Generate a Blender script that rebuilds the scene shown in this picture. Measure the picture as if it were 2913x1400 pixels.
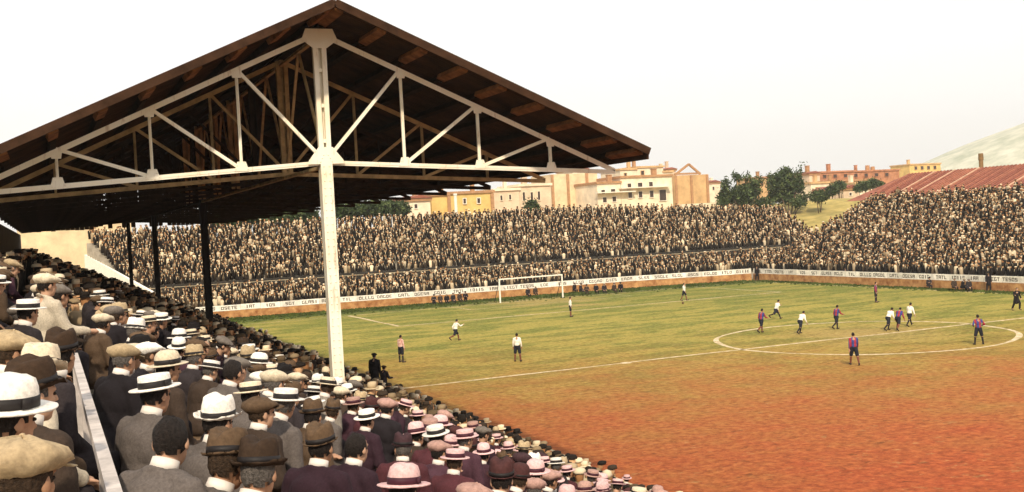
import bpy, bmesh, math, random
import numpy as np
from mathutils import Vector, Matrix, Euler

# ------------------------------------------------------------------ scene reset
for o in list(bpy.data.objects):
    bpy.data.objects.remove(o)
SC = bpy.context.scene
COL = SC.collection
random.seed(11)
RNG = np.random.default_rng(7)
R = math.radians

# ------------------------------------------------------------------ camera
# world: x across the pitch, y along the pitch to the far goal, z up, origin on the centre spot
CAM_O = np.array([-48.0284, -56.2488, 8.5226])
CAM_F, CAM_YAW, CAM_PITCH, CAM_ROLL = 3129.08, .4021, -.0217, -.0535
_f = np.array([math.sin(CAM_YAW) * math.cos(CAM_PITCH), math.cos(CAM_YAW) * math.cos(CAM_PITCH), math.sin(CAM_PITCH)])
_r = np.array([math.cos(CAM_YAW), -math.sin(CAM_YAW), 0.])
_u = np.cross(_r, _f)
CAM_R = math.cos(CAM_ROLL) * _r + math.sin(CAM_ROLL) * _u
CAM_U = -math.sin(CAM_ROLL) * _r + math.cos(CAM_ROLL) * _u
CAM_FW = _f
cd = bpy.data.cameras.new('camera')
cam = bpy.data.objects.new('camera', cd)
COL.objects.link(cam)
cam.matrix_world = Matrix([[CAM_R[i], CAM_U[i], -CAM_FW[i], CAM_O[i]] for i in range(3)] + [[0, 0, 0, 1]])
cd.sensor_width = 36.0
cd.lens = CAM_F / 2913.0 * 36.0
cd.clip_start = .1
cd.clip_end = 9000
SC.camera = cam
SC.render.resolution_x, SC.render.resolution_y = 1024, 492

# ------------------------------------------------------------------ light
SUN_ELEV = R(40)
SUN_DIR = Vector((-.36, -.93, 0)).normalized()            # horizontal direction TO the sun: behind the camera
w = bpy.data.worlds.new('World')
SC.world = w
w.use_nodes = True
nt = w.node_tree
nt.nodes.clear()
sky = nt.nodes.new('ShaderNodeTexSky')
sky.sky_type = 'NISHITA'
sky.sun_disc = False
sky.sun_elevation = SUN_ELEV
sky.sun_rotation = math.atan2(SUN_DIR.x, SUN_DIR.y)
sky.air_density = 1.2
sky.dust_density = 1.5
sky.ozone_density = .6
hs = nt.nodes.new('ShaderNodeHueSaturation')              # milky, hazy air: almost no blue left
hs.inputs['Saturation'].default_value = .10
warm = nt.nodes.new('ShaderNodeMix')
warm.data_type = 'RGBA'
warm.blend_type = 'MULTIPLY'
warm.inputs[0].default_value = 1
warm.inputs[7].default_value = (1.0, .975, .93, 1)
bg = nt.nodes.new('ShaderNodeBackground')
bg.inputs['Strength'].default_value = .13
wo = nt.nodes.new('ShaderNodeOutputWorld')
nt.links.new(sky.outputs[0], hs.inputs['Color'])
veil = nt.nodes.new('ShaderNodeMix')                      # even milky veil of high haze over the whole sky
veil.data_type = 'RGBA'
veil.inputs[0].default_value = .86
veil.inputs[7].default_value = (7.5, 7.7, 8.0, 1)
nt.links.new(hs.outputs[0], veil.inputs[6])
nt.links.new(veil.outputs[2], warm.inputs[6])
nt.links.new(warm.outputs[2], bg.inputs['Color'])
nt.links.new(bg.outputs[0], wo.inputs['Surface'])
sd = bpy.data.lights.new('sun', 'SUN')
sd.energy = 3.6
sd.angle = R(2)
sd.color = (1.0, .86, .66)
sun = bpy.data.objects.new('sun', sd)
COL.objects.link(sun)
to_sun = Vector((SUN_DIR.x * math.cos(SUN_ELEV), SUN_DIR.y * math.cos(SUN_ELEV), math.sin(SUN_ELEV)))
sun.rotation_euler = to_sun.to_track_quat('Z', 'Y').to_euler()
sun.location = (-60, -80, 60)
SC.view_settings.view_transform = 'Standard'
SC.view_settings.look = 'None'
SC.view_settings.exposure = .38
SC.view_settings.gamma = 1.0
SC.view_settings.use_curve_mapping = False

# ------------------------------------------------------------------ helpers
K = 2913 / 2576.0
def ray(px, py):
    X, Y = px * K, py * K
    return CAM_R * (X - 1456.5) / CAM_F - CAM_U * (Y - 700) / CAM_F + CAM_FW
def at_y(px, py, Y):
    d = ray(px, py)
    return CAM_O + d * ((Y - CAM_O[1]) / d[1])
def at_z(px, py, Z):
    d = ray(px, py)
    return CAM_O + d * ((Z - CAM_O[2]) / d[2])
def at_x(px, py, X):
    d = ray(px, py)
    return CAM_O + d * ((X - CAM_O[0]) / d[0])
def project(p):
    d = np.asarray(p, float) - CAM_O
    Z = d @ CAM_FW
    return (1456.5 + CAM_F * (d @ CAM_R) / Z) / K, (700 - CAM_F * (d @ CAM_U) / Z) / K, Z

MATS = {}
def material(name, col, rough=.8, var=.15, scale=8.0, bump=0.0, spec=.25, rand=0.0, col2=None, coord='Object', detail=4):
    if name in MATS:
        return MATS[name]
    m = bpy.data.materials.new(name)
    m.use_nodes = True
    n = m.node_tree
    b = n.nodes['Principled BSDF']
    b.inputs['Roughness'].default_value = rough
    b.inputs['Specular IOR Level'].default_value = spec
    tc = n.nodes.new('ShaderNodeTexCoord')
    nz = n.nodes.new('ShaderNodeTexNoise')
    nz.inputs['Scale'].default_value = scale
    nz.inputs['Detail'].default_value = detail
    nz.inputs['Roughness'].default_value = .65
    n.links.new(tc.outputs[coord], nz.inputs['Vector'])
    rp = n.nodes.new('ShaderNodeValToRGB')
    c2 = col2 or tuple(min(1, c * (1 + var)) for c in col)
    c1 = col if col2 else tuple(c * (1 - var) for c in col)
    rp.color_ramp.elements[0].position = .32
    rp.color_ramp.elements[1].position = .68
    rp.color_ramp.elements[0].color = (*c1, 1)
    rp.color_ramp.elements[1].color = (*c2, 1)
    n.links.new(nz.outputs['Fac'], rp.inputs['Fac'])
    out = rp.outputs['Color']
    if rand:
        oi = n.nodes.new('ShaderNodeObjectInfo')
        mr = n.nodes.new('ShaderNodeMapRange')
        mr.inputs['To Min'].default_value = 1 - rand
        mr.inputs['To Max'].default_value = 1 + rand
        n.links.new(oi.outputs['Random'], mr.inputs['Value'])
        h = n.nodes.new('ShaderNodeHueSaturation')
        n.links.new(mr.outputs[0], h.inputs['Value'])
        n.links.new(out, h.inputs['Color'])
        out = h.outputs[0]
    n.links.new(out, b.inputs['Base Color'])
    if bump:
        bp = n.nodes.new('ShaderNodeBump')
        bp.inputs['Strength'].default_value = bump
        bp.inputs['Distance'].default_value = .02
        n.links.new(nz.outputs['Fac'], bp.inputs['Height'])
        n.links.new(bp.outputs[0], b.inputs['Normal'])
    MATS[name] = m
    return m

def link(o, parent=None):
    COL.objects.link(o)
    if parent is not None:
        o.parent = parent
    return o
def tag(o, label=None, cat=None, group=None, kind=None):
    if label: o['label'] = label
    if cat: o['category'] = cat
    if group: o['group'] = group
    if kind: o['kind'] = kind
    return o
def empty(name, loc=(0, 0, 0), rz=0.0):
    o = bpy.data.objects.new(name, None)
    o.empty_display_size = .2
    o.location = loc
    o.rotation_euler = (0, 0, rz)
    return link(o)

class MB:
    def __init__(s):
        s.v, s.f, s.m = [], [], []
    def add(s, v, f, m=0):
        k = len(s.v)
        s.v += [tuple(map(float, p)) for p in v]
        s.f += [tuple(i + k for i in q) for q in f]
        s.m += [m] * len(f)
        return s
    def box(s, lo, hi, m=0):
        x0, y0, z0 = lo; x1, y1, z1 = hi
        return s.add([(x0, y0, z0), (x1, y0, z0), (x1, y1, z0), (x0, y1, z0), (x0, y0, z1), (x1, y0, z1), (x1, y1, z1), (x0, y1, z1)],
                     [(0, 3, 2, 1), (4, 5, 6, 7), (0, 1, 5, 4), (1, 2, 6, 5), (2, 3, 7, 6), (3, 0, 4, 7)], m)
    def beam(s, p, q, w, h, up=(0, 0, 1), m=0):
        p, q = Vector(p), Vector(q)
        d = (q - p).normalized()
        sx = d.cross(Vector(up))
        if sx.length < 1e-4: sx = d.cross(Vector((1, 0, 0)))
        sx.normalize()
        sz = sx.cross(d).normalized()
        a, b = sx * (w / 2), sz * (h / 2)
        v = [p - a - b, p + a - b, p + a + b, p - a + b, q - a - b, q + a - b, q + a + b, q - a + b]
        return s.add(v, [(0, 3, 2, 1), (4, 5, 6, 7), (0, 1, 5, 4), (1, 2, 6, 5), (2, 3, 7, 6), (3, 0, 4, 7)], m)
    def prism(s, poly, y0, y1, m=0):                     # polygon in x,z extruded along y
        n = len(poly)
        v = [(x, y0, z) for x, z in poly] + [(x, y1, z) for x, z in poly]
        f = [tuple(range(n)), tuple(range(2 * n - 1, n - 1, -1))]
        f += [(i, i + n, (i + 1) % n + n, (i + 1) % n) for i in range(n)]
        return s.add(v, f, m)
    def lathe(s, prof, n=20, sx=1, sy=1, m=0, c=(0, 0, 0), fn=None):
        v, f = [], []
        for r, z in prof:
            for i in range(n):
                a = 2 * math.pi * i / n
                p = (c[0] + r * sx * math.cos(a), c[1] + r * sy * math.sin(a), c[2] + z)
                v.append(fn(p) if fn else p)
        for j in range(len(prof) - 1):
            for i in range(n):
                k = (i + 1) % n
                f.append((j * n + i, j * n + k, (j + 1) * n + k, (j + 1) * n + i))
        f.append(tuple(range(n - 1, -1, -1)))
        f.append(tuple((len(prof) - 1) * n + i for i in range(n)))
        return s.add(v, f, m)
    def tube(s, p, q, r0, r1=None, n=8, m=0):
        r1 = r0 if r1 is None else r1
        p, q = Vector(p), Vector(q)
        d = (q - p)
        L = d.length
        if L < 1e-6: return s
        d /= L
        a = d.orthogonal().normalized(); b = d.cross(a)
        v = []
        for c, r in ((p, r0), (q, r1)):
            for i in range(n):
                t = 2 * math.pi * i / n
                v.append(c + (a * math.cos(t) + b * math.sin(t)) * r)
        f = [(i, (i + 1) % n, (i + 1) % n + n, i + n) for i in range(n)]
        f += [tuple(range(n - 1, -1, -1)), tuple(range(n, 2 * n))]
        return s.add(v, f, m)
    def capsule(s, p, q, r0, r1=None, n=12, m=0):
        r1 = r0 if r1 is None else r1
        p, q = Vector(p), Vector(q)
        d = q - p
        L = d.length
        d = d / L if L > 1e-6 else Vector((0, 0, 1))
        a = d.orthogonal().normalized(); b = d.cross(a)
        rings = []
        for k in range(1, 4): 
            t = math.pi / 2 * k / 4
            rings.append((p - d * r0 * math.cos(t), r0 * math.sin(t)))
        rings += [(p, r0), (q, r1)]
        for k in range(3, 0, -1):
            t = math.pi / 2 * k / 4
            rings.append((q + d * r1 * math.cos(t), r1 * math.sin(t)))
        v, f = [], []
        for c, r in rings:
            for i in range(n):
                t = 2 * math.pi * i / n
                v.append(c + (a * math.cos(t) + b * math.sin(t)) * r)
        for j in range(len(rings) - 1):
            for i in range(n):
                k = (i + 1) % n
                f.append((j * n + i, j * n + k, (j + 1) * n + k, (j + 1) * n + i))
        f.append(tuple(range(n - 1, -1, -1))); f.append(tuple((len(rings) - 1) * n + i for i in range(n)))
        return s.add(v, f, m)
    def ell(s, c, r, n=14, M=None, m=0):
        prof = [(max(1e-3, math.sin(math.pi * k / 10)), -math.cos(math.pi * k / 10)) for k in range(11)]
        v, f = [], []
        for rr, z in prof:
            for i in range(n):
                t = 2 * math.pi * i / n
                p = Vector((c[0] + r[0] * rr * math.cos(t), c[1] + r[1] * rr * math.sin(t), c[2] + r[2] * z))
                v.append(M @ p if M else p)
        for j in range(10):
            for i in range(n):
                k = (i + 1) % n
                f.append((j * n + i, j * n + k, (j + 1) * n + k, (j + 1) * n + i))
        f.append(tuple(range(n - 1, -1, -1))); f.append(tuple(10 * n + i for i in range(n)))
        return s.add(v, f, m)
    def mesh(s, name, smooth=False):
        me = bpy.data.meshes.new(name)
        me.from_pydata(s.v, [], s.f)
        if s.m and max(s.m) > 0:
            me.polygons.foreach_set('material_index', s.m)
        if smooth:
            me.polygons.foreach_set('use_smooth', [True] * len(me.polygons))
        me.update()
        return me
    def build(s, name, mats, parent=None, smooth=False, loc=None):
        me = s.mesh(name, smooth)
        for m in (mats if isinstance(mats, (list, tuple)) else [mats]):
            me.materials.append(m)
        o = bpy.data.objects.new(name, me)
        if loc is not None: o.location = loc
        return link(o, parent)

def copy_part(src, parent, name=None):
    o = src.copy()
    if name: o.name = name
    return link(o, parent)
def mesh_obj(name, me, mat, parent=None, matrix=None):
    """object sharing mesh data, with its own material in the object slot"""
    o = bpy.data.objects.new(name, me)
    link(o, parent)
    if matrix is not None: o.matrix_local = matrix
    ms = mat if isinstance(mat, (list, tuple)) else [mat]
    for i, m in enumerate(ms):
        o.material_slots[i].link = 'OBJECT'
        o.material_slots[i].material = m
    return o
def remeshed(mb, name, voxel, smooth=4, dec=1.0, slots=1):
    """one continuous surface grown over overlapping limb pieces"""
    me = mb.mesh(name)
    o = bpy.data.objects.new(name, me)
    COL.objects.link(o)
    md = o.modifiers.new('r', 'REMESH'); md.mode = 'VOXEL'; md.voxel_size = voxel
    if smooth:
        s = o.modifiers.new('s', 'SMOOTH'); s.factor = .5; s.iterations = smooth
    if dec < 1:
        d = o.modifiers.new('d', 'DECIMATE'); d.ratio = dec
    dg = bpy.context.evaluated_depsgraph_get()
    dg.update()
    out = bpy.data.meshes.new_from_object(o.evaluated_get(dg))
    bpy.data.objects.remove(o)
    bpy.data.meshes.remove(me)
    out.name = name
    out.polygons.foreach_set('use_smooth', [True] * len(out.polygons))
    out.materials.clear()
    for _ in range(slots): out.materials.append(None)
    return out

from mathutils import noise as mnoise
def rumple(me, amp, freq, seed=0):
    """cloth folds: push the vertices along their normals by stretched noise"""
    nr = [v.normal.copy() for v in me.vertices]
    for v, n in zip(me.vertices, nr):
        p = Vector((v.co.x * freq, v.co.y * freq, v.co.z * freq * .55)) + Vector((seed * 3.1, 0, 0))
        f = mnoise.noise(p) + .5 * mnoise.noise(p * 2.3)
        v.co += n * amp * (abs(f) * 1.6 - .45)
    me.update()
    return me

# ------------------------------------------------------------------ materials of the setting
def nodes_of(name):
    m = bpy.data.materials.new(name)
    m.use_nodes = True
    return m, m.node_tree, m.node_tree.nodes['Principled BSDF']

def pitch_material():
    """worn winter pitch: green turf in the far corners, dry olive grass, bare rust-red earth in the trampled near part"""
    m, n, b = nodes_of('worn_turf')
    N, Lk = n.nodes.new, n.links.new
    b.inputs['Roughness'].default_value = .95
    b.inputs['Specular IOR Level'].default_value = .1
    geo = N('ShaderNodeNewGeometry')
    sep = N('ShaderNodeSeparateXYZ'); Lk(geo.outputs['Position'], sep.inputs[0])
    def noise(scale, detail, rough=.6):
        z = N('ShaderNodeTexNoise'); z.inputs['Scale'].default_value = scale; z.inputs['Detail'].default_value = detail
        z.inputs['Roughness'].default_value = rough
        Lk(geo.outputs['Position'], z.inputs['Vector']); return z.outputs['Fac']
    def math_(op, a, b_=None, clamp=False):
        q = N('ShaderNodeMath'); q.operation = op; q.use_clamp = clamp
        for i, x in enumerate((a, b_)):
            if x is None: continue
            if isinstance(x, (int, float)): q.inputs[i].default_value = x
            else: Lk(x, q.inputs[i])
        return q.outputs[0]
    def mix(f, a, c):
        q = N('ShaderNodeMix'); q.data_type = 'RGBA'
        if isinstance(f, (int, float)): q.inputs[0].default_value = f
        else: Lk(f, q.inputs[0])
        for i, x in ((6, a), (7, c)):
            if isinstance(x, tuple): q.inputs[i].default_value = (*x, 1)
            else: Lk(x, q.inputs[i])
        return q.outputs[2]
    def rmp(v, a, c):
        q = N('ShaderNodeMapRange'); q.interpolation_type = 'SMOOTHSTEP'
        q.inputs['From Min'].default_value = a; q.inputs['From Max'].default_value = c
        Lk(v, q.inputs['Value']); return q.outputs[0]
    big, mid, fine, grain = noise(.09, 4), noise(.5, 5), rmp(noise(3.0, 7, .78), .30, .70), noise(5, 5, .75)
    x, y = sep.outputs[0], sep.outputs[1]
    # wear grows towards the near end of the ground
    v = math_('ADD', y, math_('MULTIPLY', x, .42))
    v = math_('ADD', v, math_('MULTIPLY', math_('SUBTRACT', big, .5), 34))
    v = math_('ADD', v, math_('MULTIPLY', math_('SUBTRACT', mid, .5), 30))
    v = math_('ADD', v, math_('MULTIPLY', math_('SUBTRACT', fine, .5), 9))
    olive = mix(fine, (.19, .172, .030), (.44, .345, .088))
    green = mix(fine, (.040, .062, .010), (.24, .25, .050))
    st = N('ShaderNodeMapping'); st.inputs['Scale'].default_value = (.16, .42, 1); st.inputs['Rotation'].default_value = (0, 0, .25); Lk(geo.outputs['Position'], st.inputs[0])
    pz = N('ShaderNodeTexNoise'); pz.inputs['Scale'].default_value = 1; pz.inputs['Detail'].default_value = 7; pz.inputs['Roughness'].default_value = .68; Lk(st.outputs[0], pz.inputs['Vector'])
    patch = rmp(pz.outputs['Fac'], .45, .57)
    olive = mix(math_('MULTIPLY', patch, .8), olive, green)
    green = mix(math_('MULTIPLY', rmp(pz.outputs['Fac'], .56, .40), .6), green, mix(fine, (.22, .17, .035), (.46, .35, .10)))
    far = mix(rmp(v, 20, 48), olive, green)
    earth = mix(fine, (.21, .092, .022), (.47, .205, .062))
    red = mix(fine, (.22, .046, .018), (.54, .115, .042))
    far = mix(rmp(math_('ADD', math_('ADD', y, math_('MULTIPLY', x, .0865)), math_('MULTIPLY', math_('SUBTRACT', mid, .5), 7)), 50, 54.5), far, mix(fine, (.020, .038, .010), (.10, .125, .028)))
    c = mix(rmp(v, 16, -36), far, earth)
    c = mix(rmp(v, -8, -52), c, red)
    # bare goalmouth and trampled centre
    def spot(cx, cy, r0, r1):
        dx = math_('SUBTRACT', x, cx); dy = math_('SUBTRACT', y, cy)
        d = math_('SQRT', math_('ADD', math_('MULTIPLY', dx, dx), math_('MULTIPLY', dy, dy)))
        return rmp(math_('ADD', d, math_('MULTIPLY', math_('SUBTRACT', pz.outputs['Fac'], .5), r1 * 1.8)), r1, r0)
    for (cx, cy, r0, r1) in ((0, HL - 2, 1.5, 9), (1, 1, 1, 7), (0, HL - 11, .5, 3)):
        c = mix(math_('MULTIPLY', spot(cx, cy, r0, r1), .55), c, mix(fine, (.24, .15, .05), (.50, .36, .14)))
    # scuffs and clods
    sc = rmp(grain, .60, .72)
    c = mix(math_('MULTIPLY', sc, .40), c, (.10, .07, .02))
    lt = rmp(grain, .40, .28)
    c = mix(math_('MULTIPLY', lt, .30), c, (.60, .46, .18))
    bare = rmp(noise(.8, 6, .7), .60, .68)
    c = mix(math_('MULTIPLY', bare, .45), c, mix(fine, (.20, .12, .04), (.44, .30, .13)))
    sm = N('ShaderNodeMapping'); sm.inputs['Scale'].default_value = (1.1, 2.4, 1); sm.inputs['Rotation'].default_value = (0, 0, -.5); Lk(geo.outputs['Position'], sm.inputs[0])
    sz = N('ShaderNodeTexNoise'); sz.inputs['Scale'].default_value = 1; sz.inputs['Detail'].default_value = 8; sz.inputs['Roughness'].default_value = .72; Lk(sm.outputs[0], sz.inputs['Vector'])
    c = mix(math_('MULTIPLY', rmp(sz.outputs['Fac'], .57, .66), .6), c, (.085, .035, .014))
    c = mix(math_('MULTIPLY', rmp(sz.outputs['Fac'], .41, .34), .45), c, mix(fine, (.34, .19, .07), (.58, .40, .17)))
    Lk(c, b.inputs['Base Color'])
    bp = N('ShaderNodeBump'); bp.inputs['Strength'].default_value = .8; bp.inputs['Distance'].default_value = .06
    Lk(math_('ADD', math_('MULTIPLY', fine, .6), math_('MULTIPLY', grain, .5)), bp.inputs['Height'])
    Lk(bp.outputs[0], b.inputs['Normal'])
    return m

def chalk_material():
    m, n, b = nodes_of('worn_chalk')
    N, Lk = n.nodes.new, n.links.new
    b.inputs['Roughness'].default_value = .95
    geo = N('ShaderNodeNewGeometry')
    z = N('ShaderNodeTexNoise'); z.inputs['Scale'].default_value = 2.2; z.inputs['Detail'].default_value = 6; z.inputs['Roughness'].default_value = .75
    Lk(geo.outputs['Position'], z.inputs['Vector'])
    rp = N('ShaderNodeValToRGB')
    rp.color_ramp.elements[0].position = .38; rp.color_ramp.elements[1].position = .60
    rp.color_ramp.elements[0].color = (.30, .22, .08, 1); rp.color_ramp.elements[1].color = (.72, .57, .38, 1)
    Lk(z.outputs['Fac'], rp.inputs['Fac']); Lk(rp.outputs[0], b.inputs['Base Color'])
    return m

def attr_material(name, rough=.85):
    m, n, b = nodes_of(name)
    a = n.nodes.new('ShaderNodeAttribute'); a.attribute_name = 'Col'
    n.links.new(a.outputs['Color'], b.inputs['Base Color'])
    b.inputs['Roughness'].default_value = rough
    b.inputs['Specular IOR Level'].default_value = .15
    return m

HW, HL = 28.6, 51.98
M_TURF = pitch_material()
M_CHALK = chalk_material()
M_GROUND = material('dry_ground', (.30, .22, .11), .95, .3, .2, .3, coord='Object')
M_DIRT = material('track_dirt', (.36, .22, .10), .95, .3, .6, .5)
M_CONC = material('terrace_concrete', (.34, .30, .24), .9, .25, 1.2, .3)
M_SHADOWWALL = material('shadow_parapet', (.035, .03, .024), .9, .3, 1.5)  # near-black colour stands for the shadow under the upper tier's front
M_WOOD = material('bench_wood', (.16, .10, .055), .8, .35, 6, .2)
M_WHITEPAINT = material('white_paint', (.80, .76, .66), .55, .10, 5, .08, spec=.4)
M_STEEL = material('truss_paint', (.86, .83, .74), .5, .09, 3, .06, spec=.4)
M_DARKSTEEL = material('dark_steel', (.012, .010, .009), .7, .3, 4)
M_ROOF = material('roof_underside', (.030, .017, .010), .95, .5, 2.5, .25, spec=.05)
M_PURLIN_LIT = material('lit_purlin_timber', (.22, .095, .035), .9, .5, 3.0, .3, spec=.1)  # light reaching the verge is put into the orange of the purlin ends
M_VERGE = material('verge_board', (.045, .022, .012), .9, .4, 3, .2, spec=.1)
M_ORANGEWALL = material('orange_wall', (.22, .075, .022), .9, 0, 1.3, .4, col2=(.60, .33, .13), detail=8)
M_BOARD = material('white_board', (.80, .74, .63), .8, .22, 2.2, rand=.14)
M_LETTER = material('letter_paint', (.03, .024, .02), .8, 0, 6, col2=(.16, .13, .10))
def painted_steel(name, base, rust, amount):
    m, n, b = nodes_of(name)
    N, Lk = n.nodes.new, n.links.new
    b.inputs['Roughness'].default_value = .6
    geo = N('ShaderNodeNewGeometry')
    mp = N('ShaderNodeMapping'); mp.inputs['Scale'].default_value = (9, 9, 1.6); Lk(geo.outputs['Position'], mp.inputs[0])
    z1 = N('ShaderNodeTexNoise'); z1.inputs['Scale'].default_value = 1; z1.inputs['Detail'].default_value = 6; z1.inputs['Roughness'].default_value = .7; Lk(mp.outputs[0], z1.inputs['Vector'])
    z2 = N('ShaderNodeTexNoise'); z2.inputs['Scale'].default_value = 1.3; z2.inputs['Detail'].default_value = 4; Lk(geo.outputs['Position'], z2.inputs['Vector'])
    r1 = N('ShaderNodeMapRange'); r1.inputs['From Min'].default_value = .56; r1.inputs['From Max'].default_value = .76; r1.inputs['To Max'].default_value = amount; Lk(z1.outputs['Fac'], r1.inputs['Value'])
    r2 = N('ShaderNodeMapRange'); r2.inputs['From Min'].default_value = .4; r2.inputs['From Max'].default_value = .7; r2.inputs['To Max'].default_value = .45; Lk(z2.outputs['Fac'], r2.inputs['Value'])
    a = N('ShaderNodeMix'); a.data_type = 'RGBA'; a.inputs[6].default_value = (*base, 1); a.inputs[7].default_value = (base[0] * .86, base[1] * .74, base[2] * .48, 1); Lk(r2.outputs[0], a.inputs[0])
    c = N('ShaderNodeMix'); c.data_type = 'RGBA'; c.inputs[7].default_value = (*rust, 1); Lk(a.outputs[2], c.inputs[6]); Lk(r1.outputs[0], c.inputs[0])
    Lk(c.outputs[2], b.inputs['Base Color'])
    bp = N('ShaderNodeBump'); bp.inputs['Strength'].default_value = .25; bp.inputs['Distance'].default_value = .01; Lk(z1.outputs['Fac'], bp.inputs['Height']); Lk(bp.outputs[0], b.inputs['Normal'])
    return m
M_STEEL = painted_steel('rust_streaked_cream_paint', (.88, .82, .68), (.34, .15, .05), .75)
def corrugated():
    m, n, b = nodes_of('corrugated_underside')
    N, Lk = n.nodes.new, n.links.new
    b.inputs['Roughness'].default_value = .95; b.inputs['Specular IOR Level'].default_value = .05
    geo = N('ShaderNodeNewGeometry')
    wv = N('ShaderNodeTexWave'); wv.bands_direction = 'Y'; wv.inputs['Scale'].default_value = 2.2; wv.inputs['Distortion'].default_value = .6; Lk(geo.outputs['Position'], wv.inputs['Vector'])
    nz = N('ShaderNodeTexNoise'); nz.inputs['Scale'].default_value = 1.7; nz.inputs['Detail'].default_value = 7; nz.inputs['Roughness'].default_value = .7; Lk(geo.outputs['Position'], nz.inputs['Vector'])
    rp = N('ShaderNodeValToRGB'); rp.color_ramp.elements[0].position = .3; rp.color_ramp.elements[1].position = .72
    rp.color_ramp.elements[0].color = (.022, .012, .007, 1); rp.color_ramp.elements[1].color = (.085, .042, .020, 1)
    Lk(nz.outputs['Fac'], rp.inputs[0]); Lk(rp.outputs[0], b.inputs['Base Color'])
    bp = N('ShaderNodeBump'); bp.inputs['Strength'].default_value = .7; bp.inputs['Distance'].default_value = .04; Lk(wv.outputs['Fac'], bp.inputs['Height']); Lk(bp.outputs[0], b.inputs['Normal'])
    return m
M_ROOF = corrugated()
M_CROWD = attr_material('crowd_clothes')

# ------------------------------------------------------------------ ground, pitch, markings
HW, HL = 28.6, 51.98
g = MB()
g.add([(-4000, -4000, -.02), (4000, -4000, -.02), (4000, 4000, -.02), (-4000, 4000, -.02)], [(0, 1, 2, 3)])
tag(g.build('ground', M_GROUND), kind='structure')
g = MB()
g.add([(-36, -60, 0), (31, -60, 0), (31, 66, 0), (-36, 66, 0)], [(0, 1, 2, 3)])
pitch = tag(g.build('pitch', M_TURF), kind='structure')
LZ, LW = .006, .15
def line(name, pts, w=LW, closed=False):
    """a chalk line that wavers a little, as a strip lying on the turf"""
    P = []
    for a, c in zip(pts[:-1], pts[1:]):
        n = max(2, int(math.dist(a, c) / .7))
        for i in range(n):
            t = i / n
            P.append((a[0] + (c[0] - a[0]) * t, a[1] + (c[1] - a[1]) * t))
    P.append(pts[-1])
    v, f = [], []
    ph = random.random() * 9
    for i, p in enumerate(P):
        q = P[min(i + 1, len(P) - 1)]; o = P[max(i - 1, 0)]
        dx, dy = q[0] - o[0], q[1] - o[1]
        l = math.hypot(dx, dy); nx, ny = -dy / l, dx / l
        s = .10 * math.sin(i * .13 + ph) + .05 * math.sin(i * .41 + ph)
        ww = w * (1 + .35 * math.sin(i * .37 + ph) * math.sin(i * .11))
        v += [(p[0] + nx * (s + ww / 2), p[1] + ny * (s + ww / 2), LZ), (p[0] + nx * (s - ww / 2), p[1] + ny * (s - ww / 2), LZ)]
    for i in range(len(P) - 1):
        f.append((2 * i, 2 * i + 1, 2 * i + 3, 2 * i + 2))
    mb = MB().add(v, f)
    return mb.build(name, M_CHALK, pitch)
line('halfway_line', [(-31.3, 0), (HW, 0)], .27)
line('centre_circle', [(9.15 * math.cos(t), 9.15 * math.sin(t)) for t in np.linspace(0, 2 * math.pi, 60)], .30)
line('goal_line', [(-31.3, HL), (HW, HL)], .16)
line('touchline', [(HW, -HL), (HW, HL)], .20)
line('touchline', [(-31.3, -HL), (-31.3, HL)], .16)
line('penalty_area_line', [(-20.16, HL), (-20.16, HL - 16.5)], .28)
line('penalty_area_line', [(-20.16, HL - 16.5), (20.16, HL - 16.5)], .28)
line('penalty_area_line', [(20.16, HL - 16.5), (20.16, HL)], .18)
line('goal_area_line', [(-9.2, HL), (-9.2, HL - 5.5), (9.2, HL - 5.5), (9.2, HL)], .12)
# a chalk spill on the halfway line
sp = at_z(1575, 913, 0)
mb = MB(); mb.lathe([(.30, 0), (.22, .012), (.05, .02)], 14, c=(sp[0], sp[1], LZ), sx=1.2)
mb.build('chalk_spill', M_CHALK, pitch)
# longer tufts of grass along the far edges, uncountable
def tufts():
    n = 9000
    v = np.zeros((n, 6, 3)); 
    for i in range(n):
        if i < 6500:
            x = RNG.uniform(-32, 29); yw = 62.2 - (x + 36) * .095
            y = yw - abs(RNG.normal(0, 2.4)) - .2
        else:
            y = RNG.uniform(0, 52); x = 30.0 - abs(RNG.normal(0, .8))
        a = RNG.uniform(0, 6.28); h = RNG.uniform(.05, .17); w_ = RNG.uniform(.08, .22)
        d = np.array([math.cos(a), math.sin(a), 0]) * w_
        e = np.array([-math.sin(a), math.cos(a), 0]) * w_
        p = np.array([x, y, 0.])
        v[i] = [p - d, p + d, p + np.array([RNG.normal(0, .05), RNG.normal(0, .05), h]), p - e, p + e, p + np.array([RNG.normal(0, .05), RNG.normal(0, .05), h])]
    me = bpy.data.meshes.new('grass_tufts')
    me.from_pydata(v.reshape(-1, 3).tolist(), [], [(6 * i + 3 * k, 6 * i + 3 * k + 1, 6 * i + 3 * k + 2) for i in range(n) for k in (0, 1)])
    me.materials.append(material('tuft_green', (.06, .08, .015), .9, .6, .5))
    o = link(bpy.data.objects.new('grass', me))
    tag(o, 'long dark green grass growing along the foot of the perimeter wall', 'grass', kind='stuff')
tufts()

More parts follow.
